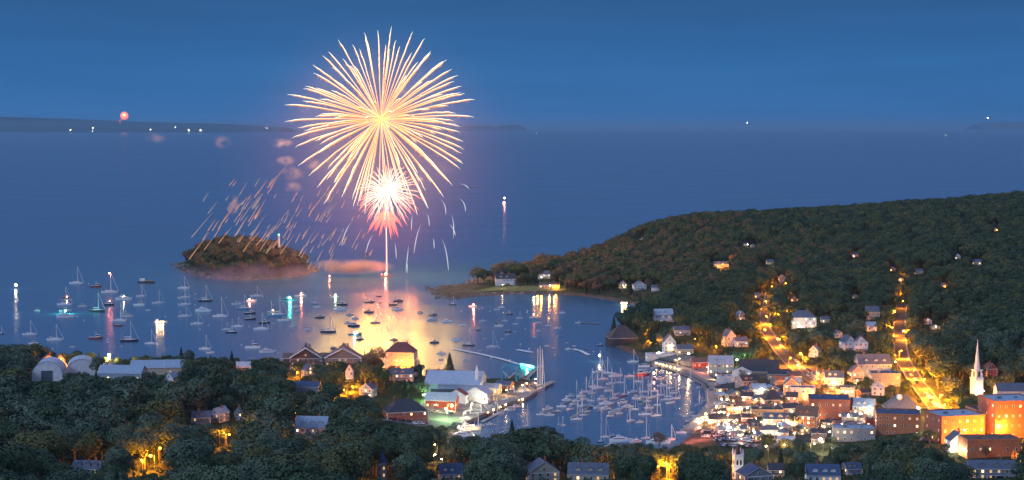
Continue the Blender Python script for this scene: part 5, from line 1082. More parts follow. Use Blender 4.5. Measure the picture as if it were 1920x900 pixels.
for a in ((1443, 530, SOD, 14 * K), (1446, 552, SOD, 15 * K), (1437, 580, SOD, 24 * K), (1456, 612, SOD, 27 * K, 12, .9), (1440, 610, SOD, 37 * K), (1436, 636, SOD, 44 * K), (1458, 655, SOD, 37 * K), (1505, 690, SOD, 58 * K, 12, .8), (1478, 690, SOD, 27 * K), (1500, 706, WHT, 12 * K),
    (1530, 722, SOD, 41 * K), (1552, 742, SOD, 27 * K), (1489, 560, SOD, 17 * K, 12, .7), (1483, 612, WHT, 16 * K), (1498, 622, WHT, 18 * K, 5), (1522, 622, WHT, 14 * K, 5), (1512, 604, WRM, 10 * K),
    (1673, 606, SOD, 15 * K, 12, .8), (1692, 566, SOD, 17 * K), (1696, 580, SOD, 14 * K), (1669, 632, SOD, 34 * K), (1692, 640, SOD, 41 * K), (1686, 676, SOD, 48 * K), (1704, 694, SOD, 44 * K), (1712, 716, SOD, 51 * K), (1730, 735, SOD, 58 * K), (1745, 752, SOD, 58 * K), (1762, 765, SOD, 51 * K), (1770, 785, SOD, 51 * K),
    (1725, 788, WHT, 26 * K, 9, .8), (1739, 808, WHT, 24 * K, 9, .8), (1752, 812, GRN, 8 * K, 5),
    (1295, 688, WRM, 34 * K, 12, .9), (1270, 684, WRM, 8 * K, 5), (1308, 690, WRM, 10 * K, 5), (1381, 696, GRN, 22 * K, 9, .8), (1400, 704, GRN, 10 * K, 5), (1330, 700, RED, 8 * K, 5), (1345, 714, WRM, 14 * K, 5),
    (1315, 826, RED, 16 * K, 9, .8), (1255, 900, SOD, 44 * K, 9, 1.0), (1236, 905, SOD, 24 * K), (1280, 902, SOD, 26 * K), (1300, 895, SOD, 18 * K), (1330, 894, WRM, 10 * K), (1210, 905, SOD, 18 * K),
    (290, 886, SOD, 16 * K, 9, .8), (297, 870, SOD, 10 * K, 9, .7), (268, 892, SOD, 8 * K), (276, 876, SOD, 7 * K), (424, 842, SOD, 12 * K), (412, 836, SOD, 6 * K), (353, 852, SOD, 12 * K, 5), (206, 690, WRM, 110 * K, 12, 1.3), (112, 690, SOD, 16 * K, 5), (120, 697, SOD, 10 * K, 5), (190, 694, GRN, 6 * K, 5),
    (557, 800, SOD, 10 * K), (492, 810, SOD, 8 * K), (757, 699, SOD, 14 * K, 5, .7), (740, 699, SOD, 5 * K, 5), (772, 699, SOD, 5 * K, 5), (662, 736, SOD, 24 * K, 5), (676, 726, SOD, 18 * K, 5), (650, 742, SOD, 12 * K, 5), (536, 712, SOD, 18 * K, 5), (556, 708, SOD, 12 * K, 5), (612, 706, SOD, 10 * K, 5), (595, 700, WRM, 8 * K, 5), (520, 718, SOD, 10 * K, 5),
    (792, 752, GRN, 16 * K, 5), (838, 788, GRN, 26 * K, 9, .9), (850, 772, WRM, 14 * K, 5), (812, 772, WRM, 12 * K, 5), (883, 768, WHT, 16 * K, 5), (904, 762, WHT, 14 * K, 5), (925, 750, WRM, 14 * K, 5), (952, 742, WRM, 14 * K, 5), (975, 736, WRM, 16 * K, 5), (992, 730, WRM, 18 * K, 5), (1002, 722, WRM, 12 * K, 5), (868, 790, WHT, 14 * K, 5), (905, 745, WHT, 10 * K, 5), (860, 815, WHT, 14 * K, 5), (884, 812, WRM, 12 * K, 5),
    (1246, 640, WRM, 18 * K, 5), (1226, 640, SOD, 14 * K, 5), (1262, 626, WRM, 12 * K, 5), (1232, 672, WHT, 10 * K, 5), (1218, 676, RED, 5 * K, 5), (1262, 660, WRM, 8 * K, 5), (1300, 645, SOD, 8 * K, 5), (1325, 650, SOD, 6 * K, 5), (1340, 660, SOD, 8 * K, 5), (1388, 652, WRM, 10 * K, 5),
    (1880, 826, SOD, 26 * K, 9, .8), (1845, 838, SOD, 26 * K, 5), (1876, 838, SOD, 34 * K, 5, .8), (1822, 838, SOD, 20 * K, 5), (1905, 838, SOD, 22 * K, 5), (1840, 822, SOD, 20 * K, 5), (1783, 830, SOD, 14 * K), (1790, 856, WHT, 20 * K, 5), (1812, 860, WRM, 14 * K, 5), (1866, 768, WRM, 6 * K, 5), (1810, 836, WRM, 16 * K), (1905, 890, SOD, 14 * K), (1894, 745, SOD, 8 * K, 5),
    (1543, 852, WHT, 44 * K, 9, 1.0), (1560, 836, WHT, 20 * K), (1520, 858, WRM, 16 * K), (1490, 838, WRM, 20 * K), (1476, 862, WRM, 18 * K), (1440, 864, WRM, 16 * K), (1580, 820, WRM, 14 * K), (1610, 800, WHT, 22 * K), (1625, 788, WHT, 22 * K), (1640, 812, WHT, 16 * K), (1602, 770, WHT, 22 * K, 5), (1616, 758, GRN, 12 * K, 5), (1598, 738, WHT, 14 * K, 5),
    (1572, 740, WHT, 24 * K), (1560, 728, WRM, 18 * K, 5), (1550, 716, WRM, 12 * K), (1585, 758, WRM, 20 * K), (1640, 718, WRM, 8 * K, 5), (1606, 728, WRM, 12 * K, 5), (1660, 700, WRM, 5 * K, 5), (1682, 700, WRM, 8 * K), (1832, 748, WHT, 8 * K, 5), (1824, 744, WHT, 7 * K, 5), (1842, 746, WHT, 6 * K, 5), (1383, 908, WHT, 5 * K, 5),
    (1148, 885, WRM, 5 * K, 9, .5), (880, 838, WRM, 16 * K, 5), (840, 842, WRM, 16 * K, 5), (820, 848, WRM, 14 * K, 5), (812, 868, WRM, 12 * K, 5), (828, 878, WRM, 10 * K, 5), (790, 880, SOD, 8 * K), (620, 886, SOD, 12 * K), (640, 900, SOD, 8 * K), (560, 902, SOD, 6 * K),
    (1028, 543, WHT, 3 * K, 5), (1018, 527, WHT, 4 * K, 5), (945, 541, WRM, 5 * K, 5), (1168, 546, WRM, 6 * K, 5), (1040, 544, SOD, 8 * K, 5), (940, 522, RED, 8 * K, 5),
    (1356, 508, SOD, 8 * K), (1344, 506, SOD, 6 * K, 5), (1800, 530, SOD, 10 * K, 5), (1690, 516, SOD, 5 * K, 5), (1768, 546, SOD, 5 * K, 5), (1690, 532, SOD, 5 * K, 5), (1600, 488, RED, 4 * K, 5), (1454, 500, WHT, 5 * K, 5), (1448, 520, SOD, 6 * K), (1450, 566, SOD, 9 * K), (1470, 540, SOD, 6 * K, 5), (1400, 464, WHT, 3 * K, 5), (1755, 622, WRM, 4 * K, 5), (1870, 438, SOD, 3 * K, 5)):
    lamp(*a)
rl = random.Random(9)
for i in range(54):       # lamps among the downtown buildings and along the boardwalk
    px, py = rl.uniform(1335, 1600), rl.uniform(738, 826)
    if py > 826 - (px - 1335) * .05 and px > 1500: py -= 20
    lamp(px, py, rl.choice((WRM, WRM, WHT, SOD, WRM, WHT, RED)), rl.uniform(.7, 1.6) * 11 * K, 5, .5)
for px, py in ((1305, 800), (1312, 796), (1322, 800), (1334, 804), (1344, 808), (1356, 806), (1368, 808), (1380, 806), (1328, 788), (1340, 776), (1348, 760), (1345, 745), (1392, 830), (1420, 826), (1452, 828)): lamp(px, py, WRM if px % 3 else WHT, 13 * K, 5, .55)
rank(LI)
# wharf wall lamps that mirror in the inner harbour
items = []
mb = MB(); mb.box(-.3, .3, -.15, .2, -.3, .35, 0); mb.ball((0, -.45, 0), .5, 8, 6, 1); WL = mb.mesh('wall_lamp', [M_METAL, EM[WRM]])
for i, px in enumerate((1231, 1238, 1244, 1251, 1258, 1266, 1273)):
    a, b = at_z(1222, 683), at_z(1298, 704); t = (px - 1222) / 76; p = a.lerp(b, t)
    o = link('wall_lamp', WL, None, (p.x, p.y - .3, 2.4)); tag(o, '', 'wall lamp', 'wall lamps along the north wharf'); light(WRM, 900, o, (0, -1.2, 0), .3); items.append((o, 'round wall lamp shining from the north wharf wall', px))
for px, py in ((915, 779), (925, 773), (938, 768), (948, 763), (958, 759), (972, 755), (980, 753)):
    p = at_z(px, py); o = link('wall_lamp', WL, None, (p.x, p.y - .6, 2.2)); tag(o, '', 'wall lamp', 'wall lamps along the boatyard quay'); light(WRM, 900, o, (0, -1.2, 0), .3); items.append((o, 'round wall lamp shining from the boatyard quay', px))
rank(items)
# teal light bar on the float
a, b = at_z(976, 685.3), at_z(1001, 691.3); mb = MB(); mb.tube([(0, 0, 0), tuple(b - a)], .45, 6)
o = mb.build('light_bar', emi('teal glow', TEAL, 9), None, (a.x, a.y - 2.6, 1.3)); tag(o, 'long teal light bar along the float edge', 'light bar')
light(TEAL, 5000, o, tuple((b - a) * .5 + Vector((0, -1.5, 1))), .4); light(TEAL, 3500, o, tuple((b - a) * .5 + Vector((0, 3, 3))), .4)
# lights carried by boats and on the far shore
items = []
def boat_light(px, py, z, col, power, br, txt):
    p = at_z(px, py); mb = MB(); mb.ball((0, 0, 0), br, 8, 6); mb.tube([(0, 0, -br), (0, 0, -br - .5)], .12, 5); power = power * 2.2 if py > 530 else power
    o = mb.build('lantern', EM[col], None, (p.x, p.y - .5, z), True); tag(o, '', 'lantern'); light(col, power, o, (0, -br - .5, -.2), .4); items.append((o, txt, px))
def top_z(px, py, pyt): return at_y(px, pyt, at_z(px, py).y).z
boat_light(206, 549, top_z(206, 549, 512), RED, 2500, 1.0, 'pinkish lantern at the mast top of a sailing boat'); boat_light(30, 541, top_z(30, 541, 534), WHT, 3500, 1.3, 'lone bright lantern on the boat at far left')
boat_light(123, 588, 3.5, TEAL, 9000, 1.0, 'teal lantern on the boat with the long green reflection'); boat_light(126, 561, 3.2, RED, 4000, .8, 'reddish lantern on the stacked boats'); boat_light(233, 562, top_z(233, 562, 556), WHT, 4500, .8, 'white lantern on the long motor yacht')
for px in (295, 301, 306): boat_light(px, 607, 2.2, WRM, 5500, .65, 'golden lantern on the work barge')
boat_light(206, 570, 3.6, RED, 3000, .6, 'faint reddish lantern on the dark motor boat'); boat_light(468, 566, 3.5, RED, 3500, .7, 'reddish lantern left of the blue-hulled ketch'); boat_light(544, 562, 3.2, TEAL, 6500, .8, 'teal lantern with a short green reflection')
boat_light(565, 556, 3.8, RED, 4500, .8, 'pinkish lantern on the white fishing boat'); boat_light(629, 557, 3, GRN, 2500, .7, 'greenish lantern at the edge of golden water'); boat_light(665, 629, 3, WHT, 5000, .8, 'white lantern with a streak across golden water'); boat_light(512, 586, 3.0, WRM, 2500, .6, 'warm lantern in the cockpit of the blue ketch')
boat_light(888, 576, 3.4, RED, 3500, .8, 'pinkish lantern with a long thin reflection off the headland'); boat_light(1001, 561, 2.5, WRM, 7000, .8, 'golden lantern below the lit headland house'); boat_light(1008, 559, 2.4, SOD, 6000, .8, 'orange lantern below the lit headland house')
boat_light(1015, 559, 2.4, SOD, 5000, .7, 'amber lantern on the headland shore'); boat_light(1030, 560, 2.2, SOD, 3500, .6, 'small orange lantern on the headland shore'); boat_light(1039, 560, 2.2, RED, 3000, .6, 'small reddish lantern on the headland shore'); boat_light(1001, 594, 3.0, RED, 3000, .6, 'reddish lantern on a boat below the headland')
for px in (1166, 1170, 1174): boat_light(px, 572, 2.5, WRM, 7500, .8, 'golden lantern at the head of the cove')
boat_light(1124, 678, 6, WHT, 5000, .8, 'white lantern hung in the rigging of a raft boat'); boat_light(1226, 708, 4.2, RED, 4000, .9, 'pinkish lantern on a boat of the right raft'); boat_light(945, 382, 3, RED, 500, 3.0, 'lone reddish lantern far out at sea'); boat_light(946, 379, 12, WHT, 200, 1.6, 'pale lantern above the reddish one far out at sea')
boat_light(723, 519, 4, RED, 16000, 1.5, 'red flare on the firing barge'); boat_light(618, 521, 3, RED, 4000, .7, 'pink lantern beside the smoke bank')
for px, py, Y, rr in ((132, 244, 58000, 26), (173, 246, 58000, 26), (174, 240, 58000, 20), (282, 243, 58000, 26), (329, 238.5, 58000, 26), (354, 244, 58000, 30), (376, 243.5, 58000, 26), (500, 240, 58000, 18), (1401, 230.5, 60000, 22), (1852, 221, 60000, 36), (1773, 254, 40000, 14), (1828, 225, 60000, 16), (1006, 250, 40000, 9)):
    p = at_y(px, py, Y); mb = MB(); mb.ball((0, 0, 0), rr * .4, 8, 5); o = mb.build('distant_lamp', EM[WHT], None, p, True); tag(o, '', 'distant lamp', 'lamps twinkling on the far shore')
    items.append((o, 'tiny white lamp on the distant shore' if px < 520 else 'tiny white lamp on the far horizon', px))
rank(items)
def beacon(px, py, pyt, lab, green=False):
    p = at_z(px, py); h = top_z(px, py, pyt); t = thing('day_beacon', p, 0, lab, 'beacon')
    mb = MB(); mb.tube([(0, 0, -2), (0, 0, h * .5), (0, 0, h)], [2.2, 1.6, .5], 8); mb.build('stone_base', MATS['quay stone'], t)
    mb = MB(); mb.box(-5, 5, -.4, .4, h * .45, h * .6); mb.build('ledge', MATS['dark rock'], t)
beacon(685, 482, 470, 'squat dark beacon on a ledge behind the spark trails')
# utility poles
def upole(px, py, hp, lab):
    g = ground(px, py); h = hp * mpp(g.y); t = thing('utility_pole', g, R(random.uniform(-30, 30)), lab, 'utility pole')
    mb = MB(); mb.tube([(0, 0, -1), (0, 0, h)], [.28, .18], 6); mb.build('pole', M_WOOD, t)
    for z in (h - .8, h - 2.0): mb = MB(); mb.box(-1.6, 1.6, -.1, .1, z, z + .2); mb.build('crossarm', M_WOOD, t)
for a in ((1223, 905, 44, 'utility pole with crossarms rising left of the golden lamps'), (1250, 902, 36, 'second utility pole, standing right in the golden lamp glow'), (1530, 722, 34, 'utility pole on the town end of the orange street'), (1594, 712, 22, 'short pale pole in dark trees right of the corner shop'), (1345, 706, 44, 'tall flagstaff-like pole beside the green-tinted white house'),
    (1539, 724, 26, 'utility pole beside the gold-lit corner shop'), (1280, 668, 22, 'utility pole behind the north wharf cottage'), (1683, 700, 18, 'pole on the left kerb of the lower avenue'), (1677, 600, 22, 'pole beside the lamp on the upper avenue'), (1232, 664, 14, 'post behind the white pavilion')): upole(*a)
# cars
def car_mesh(col):
    mb = MB(); s = [(-2.2, .35), (-2.2, .85), (-1.9, .95), (-1.35, 1.45), (.45, 1.45), (1.1, .95), (2.05, .85), (2.2, .6), (2.2, .35)]
    k = len(mb.v); n_ = len(s); mb.v += [(x, -.9 if z < 1 else -.72, z) for x, z in s] + [(x, .9 if z < 1 else .72, z) for x, z in s]
    mb.f.append(tuple(k + i for i in range(n_))); mb.f.append(tuple(k + n_ + i for i in range(n_))[::-1]); mb.m += [0, 0]
    for i in range(n_): mb.f.append((k + i, k + n_ + i, k + n_ + (i + 1) % n_, k + (i + 1) % n_)); mb.m.append(1 if i in (2, 4) else 0)
    for x in (-1.35, 1.4):
        for y in (-.85, .85): mb.tube([(x, y - .12, .33), (x, y + .12, .33)], .33, 8, 2)
    mb.box(-1.3, .4, -.80, .80, 1.0, 1.36, 1)
    return mb.mesh('car', [mat('car paint ' + col, CARC[col], .3), M_GLASSD, M_DARKW])
CARC = dict(white=(.65, .66, .68), silver=(.35, .36, .38), black=(.03, .03, .035), red=(.35, .03, .03), blue=(.05, .10, .25)); CM = {c: car_mesh(c) for c in CARC}
items = []
def car(p, rz, txt, px, dz=.35):
    c = rbt.choice(('white', 'silver', 'silver', 'black', 'red', 'blue', 'white')); o = link('parked_car', CM[c], None, (p[0], p[1], max(hgt(p[0], p[1]), 1.2) + dz)); o.rotation_euler = (0, 0, rz); o.scale = (1.15,) * 3
    tag(o, '', 'car', 'parked cars'); items.append((o, f'{c} parked car {txt}', px))
def carline(pts, n_, txt, perp=False):
    a, b = ground(*pts[0]), ground(*pts[1]); d = (b - a); rz = math.atan2(d.y, d.x) + (math.pi / 2 if perp else 0)
    for i in range(n_):
        if rbt.random() < .12: continue
        p = a.lerp(b, (i + .5) / n_); car(p, rz + rbt.uniform(-.04, .04), txt, pts[0][0] + (pts[1][0] - pts[0][0]) * i / n_)
carline([(1462, 650), (1500, 686)], 11, 'on the kerb of the upper orange street'); carline([(1512, 694), (1562, 730)], 14, 'on the kerb of the lower orange street'); carline([(1496, 694), (1540, 724)], 10, 'on the harbour side of the orange street')
carline([(1738, 742), (1768, 776)], 13, 'in the row down the lit avenue', True); carline([(1745, 780), (1762, 800)], 6, 'under white lamps at the avenue foot'); carline([(1702, 700), (1722, 722)], 5, 'on the middle avenue')
for (a, b), n_ in ((((1318, 812), (1400, 818)), 16), (((1320, 820), (1415, 826)), 18), (((1335, 829), (1420, 833)), 16), (((1350, 837), (1425, 841)), 12)): carline([a, b], n_, 'in the harbour car park', True)
carline([(725, 788), (770, 794)], 8, 'by the red brick building', True); carline([(775, 796), (800, 798)], 4, 'in the boatyard lot', True); carline([(800, 775), (850, 778)], 6, 'in front of the workshop', True)
carline([(1562, 842), (1610, 846)], 6, 'behind the grey flat-roofed building', True)
rank(items)
# ------------------------------------------------------------------ the firing barge and the fireworks
YB = at_z(725, 518).y
bp = at_z(725, 518); t = thing('firing_barge', (bp.x, YB, 0), 0, 'flat firing barge lit red at the foot of the firework trail', 'barge')
mb = MB(); mb.prism([(-9, -3), (8, -3), (9, -2), (9, 2), (8, 3), (-9, 3)], -.6, 1.8); mb.build('hull', mat('barge steel', (.14, .07, .06), .6), t)
for i in range(5): mb = MB(); mb.tube([(-5 + i * 2.2, 0, 1.8), (-5 + i * 2.2, 0, 3.4)], .35, 6); mb.build('mortar_tube', M_METAL, t)
mb = MB(); mb.box(-8.5, -6.3, -1.5, 1.5, 1.8, 4.2); mb.build('wheelhouse', M_WHITE, t)
def spark_mat(name, stops, es):
    m = bpy.data.materials.new(name); m.use_nodes = True; q = m.node_tree; q.nodes.clear(); o = q.nodes.new('ShaderNodeOutputMaterial'); e = q.nodes.new('ShaderNodeEmission'); a = q.nodes.new('ShaderNodeAttribute'); a.attribute_name = 'burn'
    rp = q.nodes.new('ShaderNodeValToRGB'); el = rp.color_ramp.elements; el[0].position, el[0].color = stops[0][0], (*stops[0][1], 1); el[1].position, el[1].color = stops[-1][0], (*stops[-1][1], 1)
    for p, c in stops[1:-1]: x = el.new(p); x.color = (*c, 1)
    q.links.new(a.outputs['Fac'], rp.inputs[0]); q.links.new(rp.outputs[0], e.inputs[0]); e.inputs[1].default_value = es; q.links.new(e.outputs[0], o.inputs[0]); m.cycles.emission_sampling = 'NONE'; return m
def trail(mb, pts, rad, nn, mi, T):
    k = len(mb.v); mb.tube(pts, rad, nn, mi, cap=False); mb.t += [T[i] for i in range(len(pts)) for _ in range(nn)]
class TB(MB):
    def __init__(s): super().__init__(); s.t = []
    def build(s, name, mats, parent=None, loc=None):
        me = s.mesh(name, mats); a = me.attributes.new('burn', 'FLOAT', 'POINT'); a.data.foreach_set('value', s.t); return link(name, me, parent, loc)
GOLD = spark_mat('golden star trail', [(0, (1, .42, .14)), (.2, (1, .52, .24)), (.5, (1, .66, .38)), (.85, (1, .84, .58)), (1, (.82, .88, .62))], 2.5)
FRINGE = spark_mat('orange star fringe', [(0, (1, .30, .06)), (.5, (1, .36, .12)), (1, (.8, .34, .16))], 1.15)
def burst(cx, cy, Rpx, n_, cname, label, m1, m2, drop, rmax, seed, e0=0.0, curl=0.0, rin=.35, segs=9):
    c = at_y(cx, cy, YB); Rm = Rpx * mpp(YB) * 1.0; t = thing('firework_burst', c, 0, label, 'firework'); r = random.Random(seed); ga = math.pi * (3 - 5 ** .5); extra = TB()
    for i in range(n_):
        y = 1 - 2 * (i + .5) / n_; ph = i * ga + r.uniform(-.3, .3); q = math.sqrt(1 - y * y); d = Vector((q * math.cos(ph), q * math.sin(ph), y)); L = Rm * r.choice((r.uniform(.78, .95), r.uniform(.92, 1.08), r.uniform(.95, 1.06)))
        pts = []; rad = []; T = []
        for s in range(segs + 1):
            u = s / segs; w = (1 - math.exp(-1.6 * u)) / (1 - math.exp(-1.6)); w = e0 + (1 - e0) * w; p = d * (L * w); p.z -= drop * u * u
            p += Vector((r.uniform(-1, 1), 0, r.uniform(-1, 1))) * curl * u
            pts.append(p); T.append(u); rad.append(rmax * (rin + (1 - rin) * math.sin(min(u * 1.25, 1) * math.pi / 2)) * (1 if u < .72 else max(1 - (u - .72) / .28 * .78, .2)))
        mb = TB() if i < 100 else extra
        trail(mb, pts, rad, 5, 0, T)
        if m2:        # sparks shed below and behind the star
            fp = [p + Vector((0, 2.5, -.5 - 1.0 * u)) for p, u in zip(pts[1:-1], T[1:-1])]; trail(mb, fp, [a * 1.7 * (.5 + r.random() * .7) for a in rad[1:-1]], 4, 1, T[1:-1])
            for _ in range(7):
                u = r.uniform(.25, .9); s = int(u * segs); p = pts[s].lerp(pts[s + 1], u * segs - s); e = p + Vector((r.uniform(-1.5, 1.5), 0, -r.uniform(3, 6.5))); trail(mb, [p, e], [.35, .08], 3, 1, [u, u])
        if i < 100: mb.build('star_trail', [m1, m2] if m2 else [m1], t)
    if extra.v: struct(extra.build('star_trail_spray', [m1, m2] if m2 else [m1], t), 'stuff')
    return t
b1 = burst(714, 224, 176, 150, '', 'huge golden chrysanthemum firework burst high over the bay', GOLD, FRINGE, 8, .58, 1, curl=.7)
for i in range(44):       # the stars themselves, spread through the burst, are what lights the bay
    y = 1 - 2 * (i + .5) / 44; ph = i * 2.39996; q = math.sqrt(1 - y * y); u = .80 + .16 * ((i * 7) % 5) / 5
    d = Vector((q * math.cos(ph), q * math.sin(ph), y)) * 158 * mpp(YB) * u; d.z -= 9 * u; light((1, .56, .07), 1.05e5, b1, d, .3)
PINK = spark_mat('pink star trail', [(0, (1, .85, .70)), (.45, (1, .72, .55)), (.8, (1, .33, .27)), (1, (.9, .16, .16))], 1.9)
b2 = burst(727, 358, 62, 120, '', 'smaller white-hot pink firework burst beneath the golden one', PINK, None, 9, .58, 2, curl=1.4, rin=.7)
mb = MB(); mb.ball((0, 0, 0), 5.5, 14, 9); mb.build('burst_core', emi('white hot core', (1, .88, .72), 9), b2)
light((1, .58, .08), 1.3e5, b2, (0, -9, 2), 5)
for i in range(12): light((1, .50, .08), 9e3, b2, Vector((math.cos(i * .5236) * 34, -4, math.sin(i * .5236) * 34 - 4)), .3)
REDT = spark_mat('red falling trail', [(0, (1, .30, .18)), (.5, (1, .22, .16)), (1, (.7, .12, .12))], 2.2)
t = thing('falling_star_spray', at_y(724, 392, YB), 0, 'red streaks raining from the foot of the pink burst', 'firework'); r = random.Random(4)
for i in range(46):
    a = r.uniform(-.95, .95) + math.pi; L = r.uniform(14, 38); y = r.uniform(-10, 10); d = Vector((math.sin(a), 0, math.cos(a))); s = r.uniform(4, 12)
    mb = TB(); pts = [d * (s + L * u) * mpp(YB) * 1.1 + Vector((0, y, -6 * u * u)) for u in (0, .3, .6, .85, 1)]; trail(mb, pts, [.3, .8, .8, .5, .12], 4, 0, [0, .3, .6, .85, 1]); mb.build('star_trail', REDT, t)
for i in range(10): light((1, .16, .05), 9e3, t, (-42 + 84 * ((i * 7) % 10) / 9, 0, -6 - 11 * (i % 5)), .3)
# the rising tail from the barge
TAIL = spark_mat('rising tail', [(0, (1, .45, .35)), (.3, (1, .62, .50)), (1, (1, .70, .40))], 2.2)
p0 = at_y(725, 515, YB); mb = TB(); T = [i / 16 for i in range(17)]; pts = [at_y(725 + (717 - 725) * u + 1.5 * math.sin(u * 5), 515 + (228 - 515) * u, YB) - p0 for u in T]
trail(mb, pts, [.85 - .25 * u + .5 * math.exp(-u * 9) for u in T], 6, 0, T); mb.build('rising_tail', TAIL, None, p0)
tag(bpy.data.objects['rising_tail'], 'thin bright rising tail linking the barge to both bursts', 'firework trail')
# drifting embers left of the bursts
EMB = spark_mat('ember', [(0, (.9, .36, .22)), (1, (1, .50, .30))], .75); EMB2 = spark_mat('pale ember', [(0, (.8, .5, .45)), (1, (.9, .65, .55))], .55)
t = thing('ember_shower', at_y(480, 400, YB), 0, 'slanting shower of dim orange embers drifting above the wooded island', 'firework'); c = at_y(480, 400, YB); r = random.Random(6)
for i in range(100):
    u = r.random(); px = 392 + 230 * u + r.gauss(0, 12); py = 415 - 30 * u + r.gauss(0, 36) + (30 if u > .5 else 0) * r.random()
    if r.random() < .25: px, py = r.uniform(440, 520), r.uniform(330, 400)
    L = r.uniform(8, 32) * (1 if r.random() < .8 else 1.6); sl = r.uniform(1.15, 1.8); Y = YB + r.uniform(-60, 60)
    a, b = at_y(px, py, Y) - c, at_y(px - L / sl, py + L, Y) - c; m_ = (a + b) / 2; mb = TB(); trail(mb, [a, m_, b], [.10, .38, .5], 4, 0, [0, .5, 1]); mb.build('ember', EMB if r.random() < .6 else EMB2, t)
t = thing('ember_shower', at_y(640, 400, YB), 0, 'thin scatter of pinkish embers between the island and the rising tail', 'firework'); c = at_y(640, 400, YB)
for i in range(60):
    px, py = r.uniform(540, 700), r.uniform(350, 490); L = r.uniform(5, 22); Y = YB + r.uniform(-60, 60); a, b = at_y(px, py, Y) - c, at_y(px - L * .5, py + L, Y) - c; mb = TB(); trail(mb, [a, (a + b) / 2, b], [.1, .45, .5], 4, 0, [0, .5, 1]); mb.build('ember', EMB if r.random() < .6 else EMB2, t)
# pale falling arcs to the right
PALE = spark_mat('pale arc', [(0, (.35, .38, .55)), (.5, (.75, .78, .9)), (1, (.9, .85, .8))], .95)
t = thing('falling_arc_group', at_y(830, 420, YB), 0, 'pale curved streaks falling to the right of the bursts', 'firework'); c = at_y(830, 420, YB)
for px, py, dx, dy, k in ((862, 344, 17, 10, 5), (860, 371, 13, 26, 6), (846, 402, 4, 45, 4), (826, 374, 10, 28, 5), (828, 447, 13, 60, 3), (766, 460, -5, 48, 1), (812, 446, 2, 20, 1), (842, 420, 12, 22, 3), (790, 420, -14, 55, -2), (740, 455, 3, 30, 1), (764, 492, -1, 20, 0), (773, 402, -2, 30, 0), (700, 440, -14, 34, -2), (660, 415, -20, 45, -2), (800, 400, 5, 24, 2)):
    mb = TB(); pts = [at_y(px + dx * u + k * math.sin(u * math.pi) * .6, py + dy * u * (.6 + .4 * u), YB) - c for u in (0, .2, .4, .6, .8, 1)]; trail(mb, pts, [.1, .35, .55, .6, .55, .2], 4, 0, [0, .2, .4, .6, .8, 1]); mb.build('star_trail', PALE, t)
# far red shell on the other shore
p = at_y(233, 217, 60000); t = thing('distant_firework', p, 0, 'small red firework glowing over the far shore', 'firework'); mb = MB(); mb.ball((0, 0, 0), 150, 12, 8); mb.build('burst_core', emi('far red shell', (1, .16, .09), 2.4), t)
mb = MB(); mb.tube([(-100, 0, -125), (-170, 0, -210), (-140, 0, -300)], [45, 50, 15], 6); mb.build('falling_trail', emi('far red tail', (.9, .10, .16), .8), t)
mb = MB(); mb.ball((20, -85, 15), 80, 10, 6); mb.build('bright_centre', emi('far red heart', (1, .5, .3), 3), t)
# ------------------------------------------------------------------ smoke
def smoke(name, centre, size, dens, col, scale=.012, thr=.45, aniso=0.0, emis=0, ecol=(1, .4, .2)):
    mb = MB(); mb.ball((0, 0, 0), 1, 20, 12); m = bpy.data.materials.new(name); m.use_nodes = True; q = m.node_tree; q.nodes.clear(); o = q.nodes.new('ShaderNodeOutputMaterial'); v = q.nodes.new('ShaderNodeVolumePrincipled'); v.inputs['Color'].default_value = (*col, 1); v.inputs['Anisotropy'].default_value = aniso
    co = q.nodes.new('ShaderNodeTexCoord'); ln = q.nodes.new('ShaderNodeVectorMath'); ln.operation = 'LENGTH'; q.links.new(co.outputs['Object'], ln.inputs[0])
    f = q.nodes.new('ShaderNodeMapRange'); f.interpolation_type = 'SMOOTHSTEP'; f.inputs['From Min'].default_value = 1; f.inputs['From Max'].default_value = .25; q.links.new(ln.outputs['Value'], f.inputs['Value'])
    g = q.nodes.new('ShaderNodeNewGeometry'); no = q.nodes.new('ShaderNodeTexNoise'); no.inputs['Scale'].default_value = scale; no.inputs['Detail'].default_value = 3; q.links.new(g.outputs['Position'], no.inputs['Vector'])
    h = q.nodes.new('ShaderNodeMapRange'); h.inputs['From Min'].default_value = thr; h.inputs['From Max'].default_value = thr + .2; h.inputs['To Max'].default_value = dens; q.links.new(no.outputs['Fac'], h.inputs['Value'])
    mu = q.nodes.new('ShaderNodeMath'); mu.operation = 'MULTIPLY'; q.links.new(f.outputs[0], mu.inputs[0]); q.links.new(h.outputs[0], mu.inputs[1]); q.links.new(mu.outputs[0], v.inputs['Density'])
    if emis: v.inputs['Emission Color'].default_value = (*ecol, 1); q.links.new(mu.outputs[0], v.inputs['Emission Strength']); v.inputs['Emission Strength'].default_value = emis
    q.links.new(v.outputs[0], o.inputs['Volume'])
    ob = mb.build(name, m, None, centre, True); bm = bmesh.new(); bm.from_mesh(ob.data); bmesh.ops.recalc_face_normals(bm, faces=bm.faces); bm.to_mesh(ob.data); bm.free(); ob.scale = size; struct(ob, 'stuff'); return ob
w = mpp(YB)
SMOKE = True
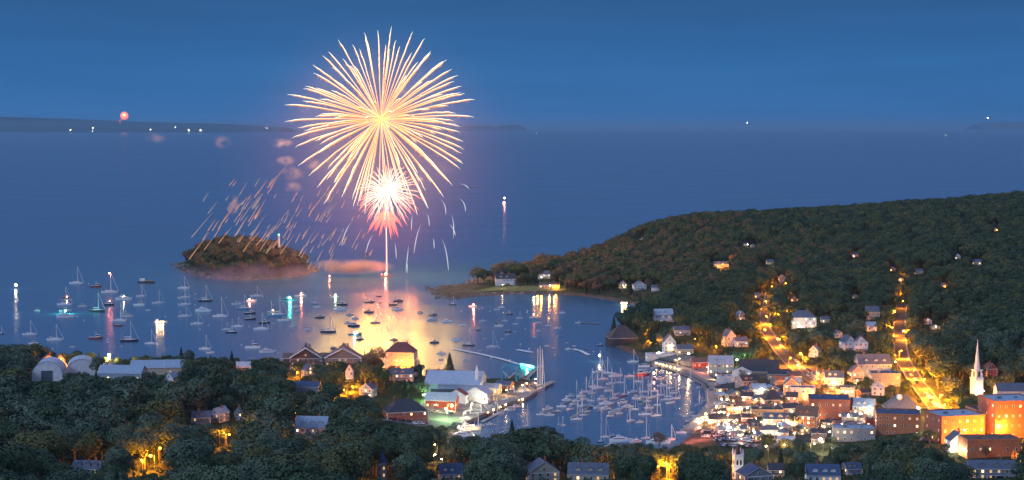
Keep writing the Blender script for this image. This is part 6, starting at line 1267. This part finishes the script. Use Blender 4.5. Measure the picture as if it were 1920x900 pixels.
if SMOKE:
    smoke('smoke', at_y(655, 505, YB) + Vector((0, 0, 4)), (92 * w, 30, 17 * w), .10, (.95, .72, .78), .035, .42)
    smoke('smoke', at_y(470, 512, YB - 30), (160 * w, 110, 26 * w), .012, (.95, .62, .95), .03, .42)
    smoke('smoke', at_y(700, 340, YB + 60), (350 * w, 240, 330 * w), .0009, (.50, .34, 1.0), .004, .2)
    smoke('smoke', at_y(640, 535, YB - 120), (430 * w, 300, 22 * w), .0006, (.80, .62, 1.0), .006, .25)
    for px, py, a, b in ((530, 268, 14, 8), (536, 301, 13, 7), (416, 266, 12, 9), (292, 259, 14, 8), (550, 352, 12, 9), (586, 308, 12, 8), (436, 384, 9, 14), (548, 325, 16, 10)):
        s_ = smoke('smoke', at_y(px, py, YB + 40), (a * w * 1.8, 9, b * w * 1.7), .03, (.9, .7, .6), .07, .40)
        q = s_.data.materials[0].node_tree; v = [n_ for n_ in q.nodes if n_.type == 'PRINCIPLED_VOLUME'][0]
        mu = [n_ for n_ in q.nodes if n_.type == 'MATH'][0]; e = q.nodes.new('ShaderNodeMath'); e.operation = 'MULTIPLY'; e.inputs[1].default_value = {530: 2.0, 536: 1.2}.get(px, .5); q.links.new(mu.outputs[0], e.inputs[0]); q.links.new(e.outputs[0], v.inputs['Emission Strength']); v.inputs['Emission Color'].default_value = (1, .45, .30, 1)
# ------------------------------------------------------------------ air
HAZE = True
if HAZE:
    mb = MB(); S_ = 290000; mb.box(-S_, S_, -S_, S_, -8, 440); m = bpy.data.materials.new('haze'); m.use_nodes = True; q = m.node_tree; q.nodes.clear(); o = q.nodes.new('ShaderNodeOutputMaterial'); v = q.nodes.new('ShaderNodeVolumePrincipled')
    v.inputs['Color'].default_value = (.52, .82, 1, 1); v.inputs['Density'].default_value = 1.5e-5; v.inputs['Anisotropy'].default_value = .2; q.links.new(v.outputs[0], o.inputs['Volume'])
    struct(mb.build('haze', m), 'stuff')
# unused templates go
for k, t in list(BT.items()):
    if 'unused' in t:
        for c in list(t.children_recursive): bpy.data.objects.remove(c)
        bpy.data.objects.remove(t)
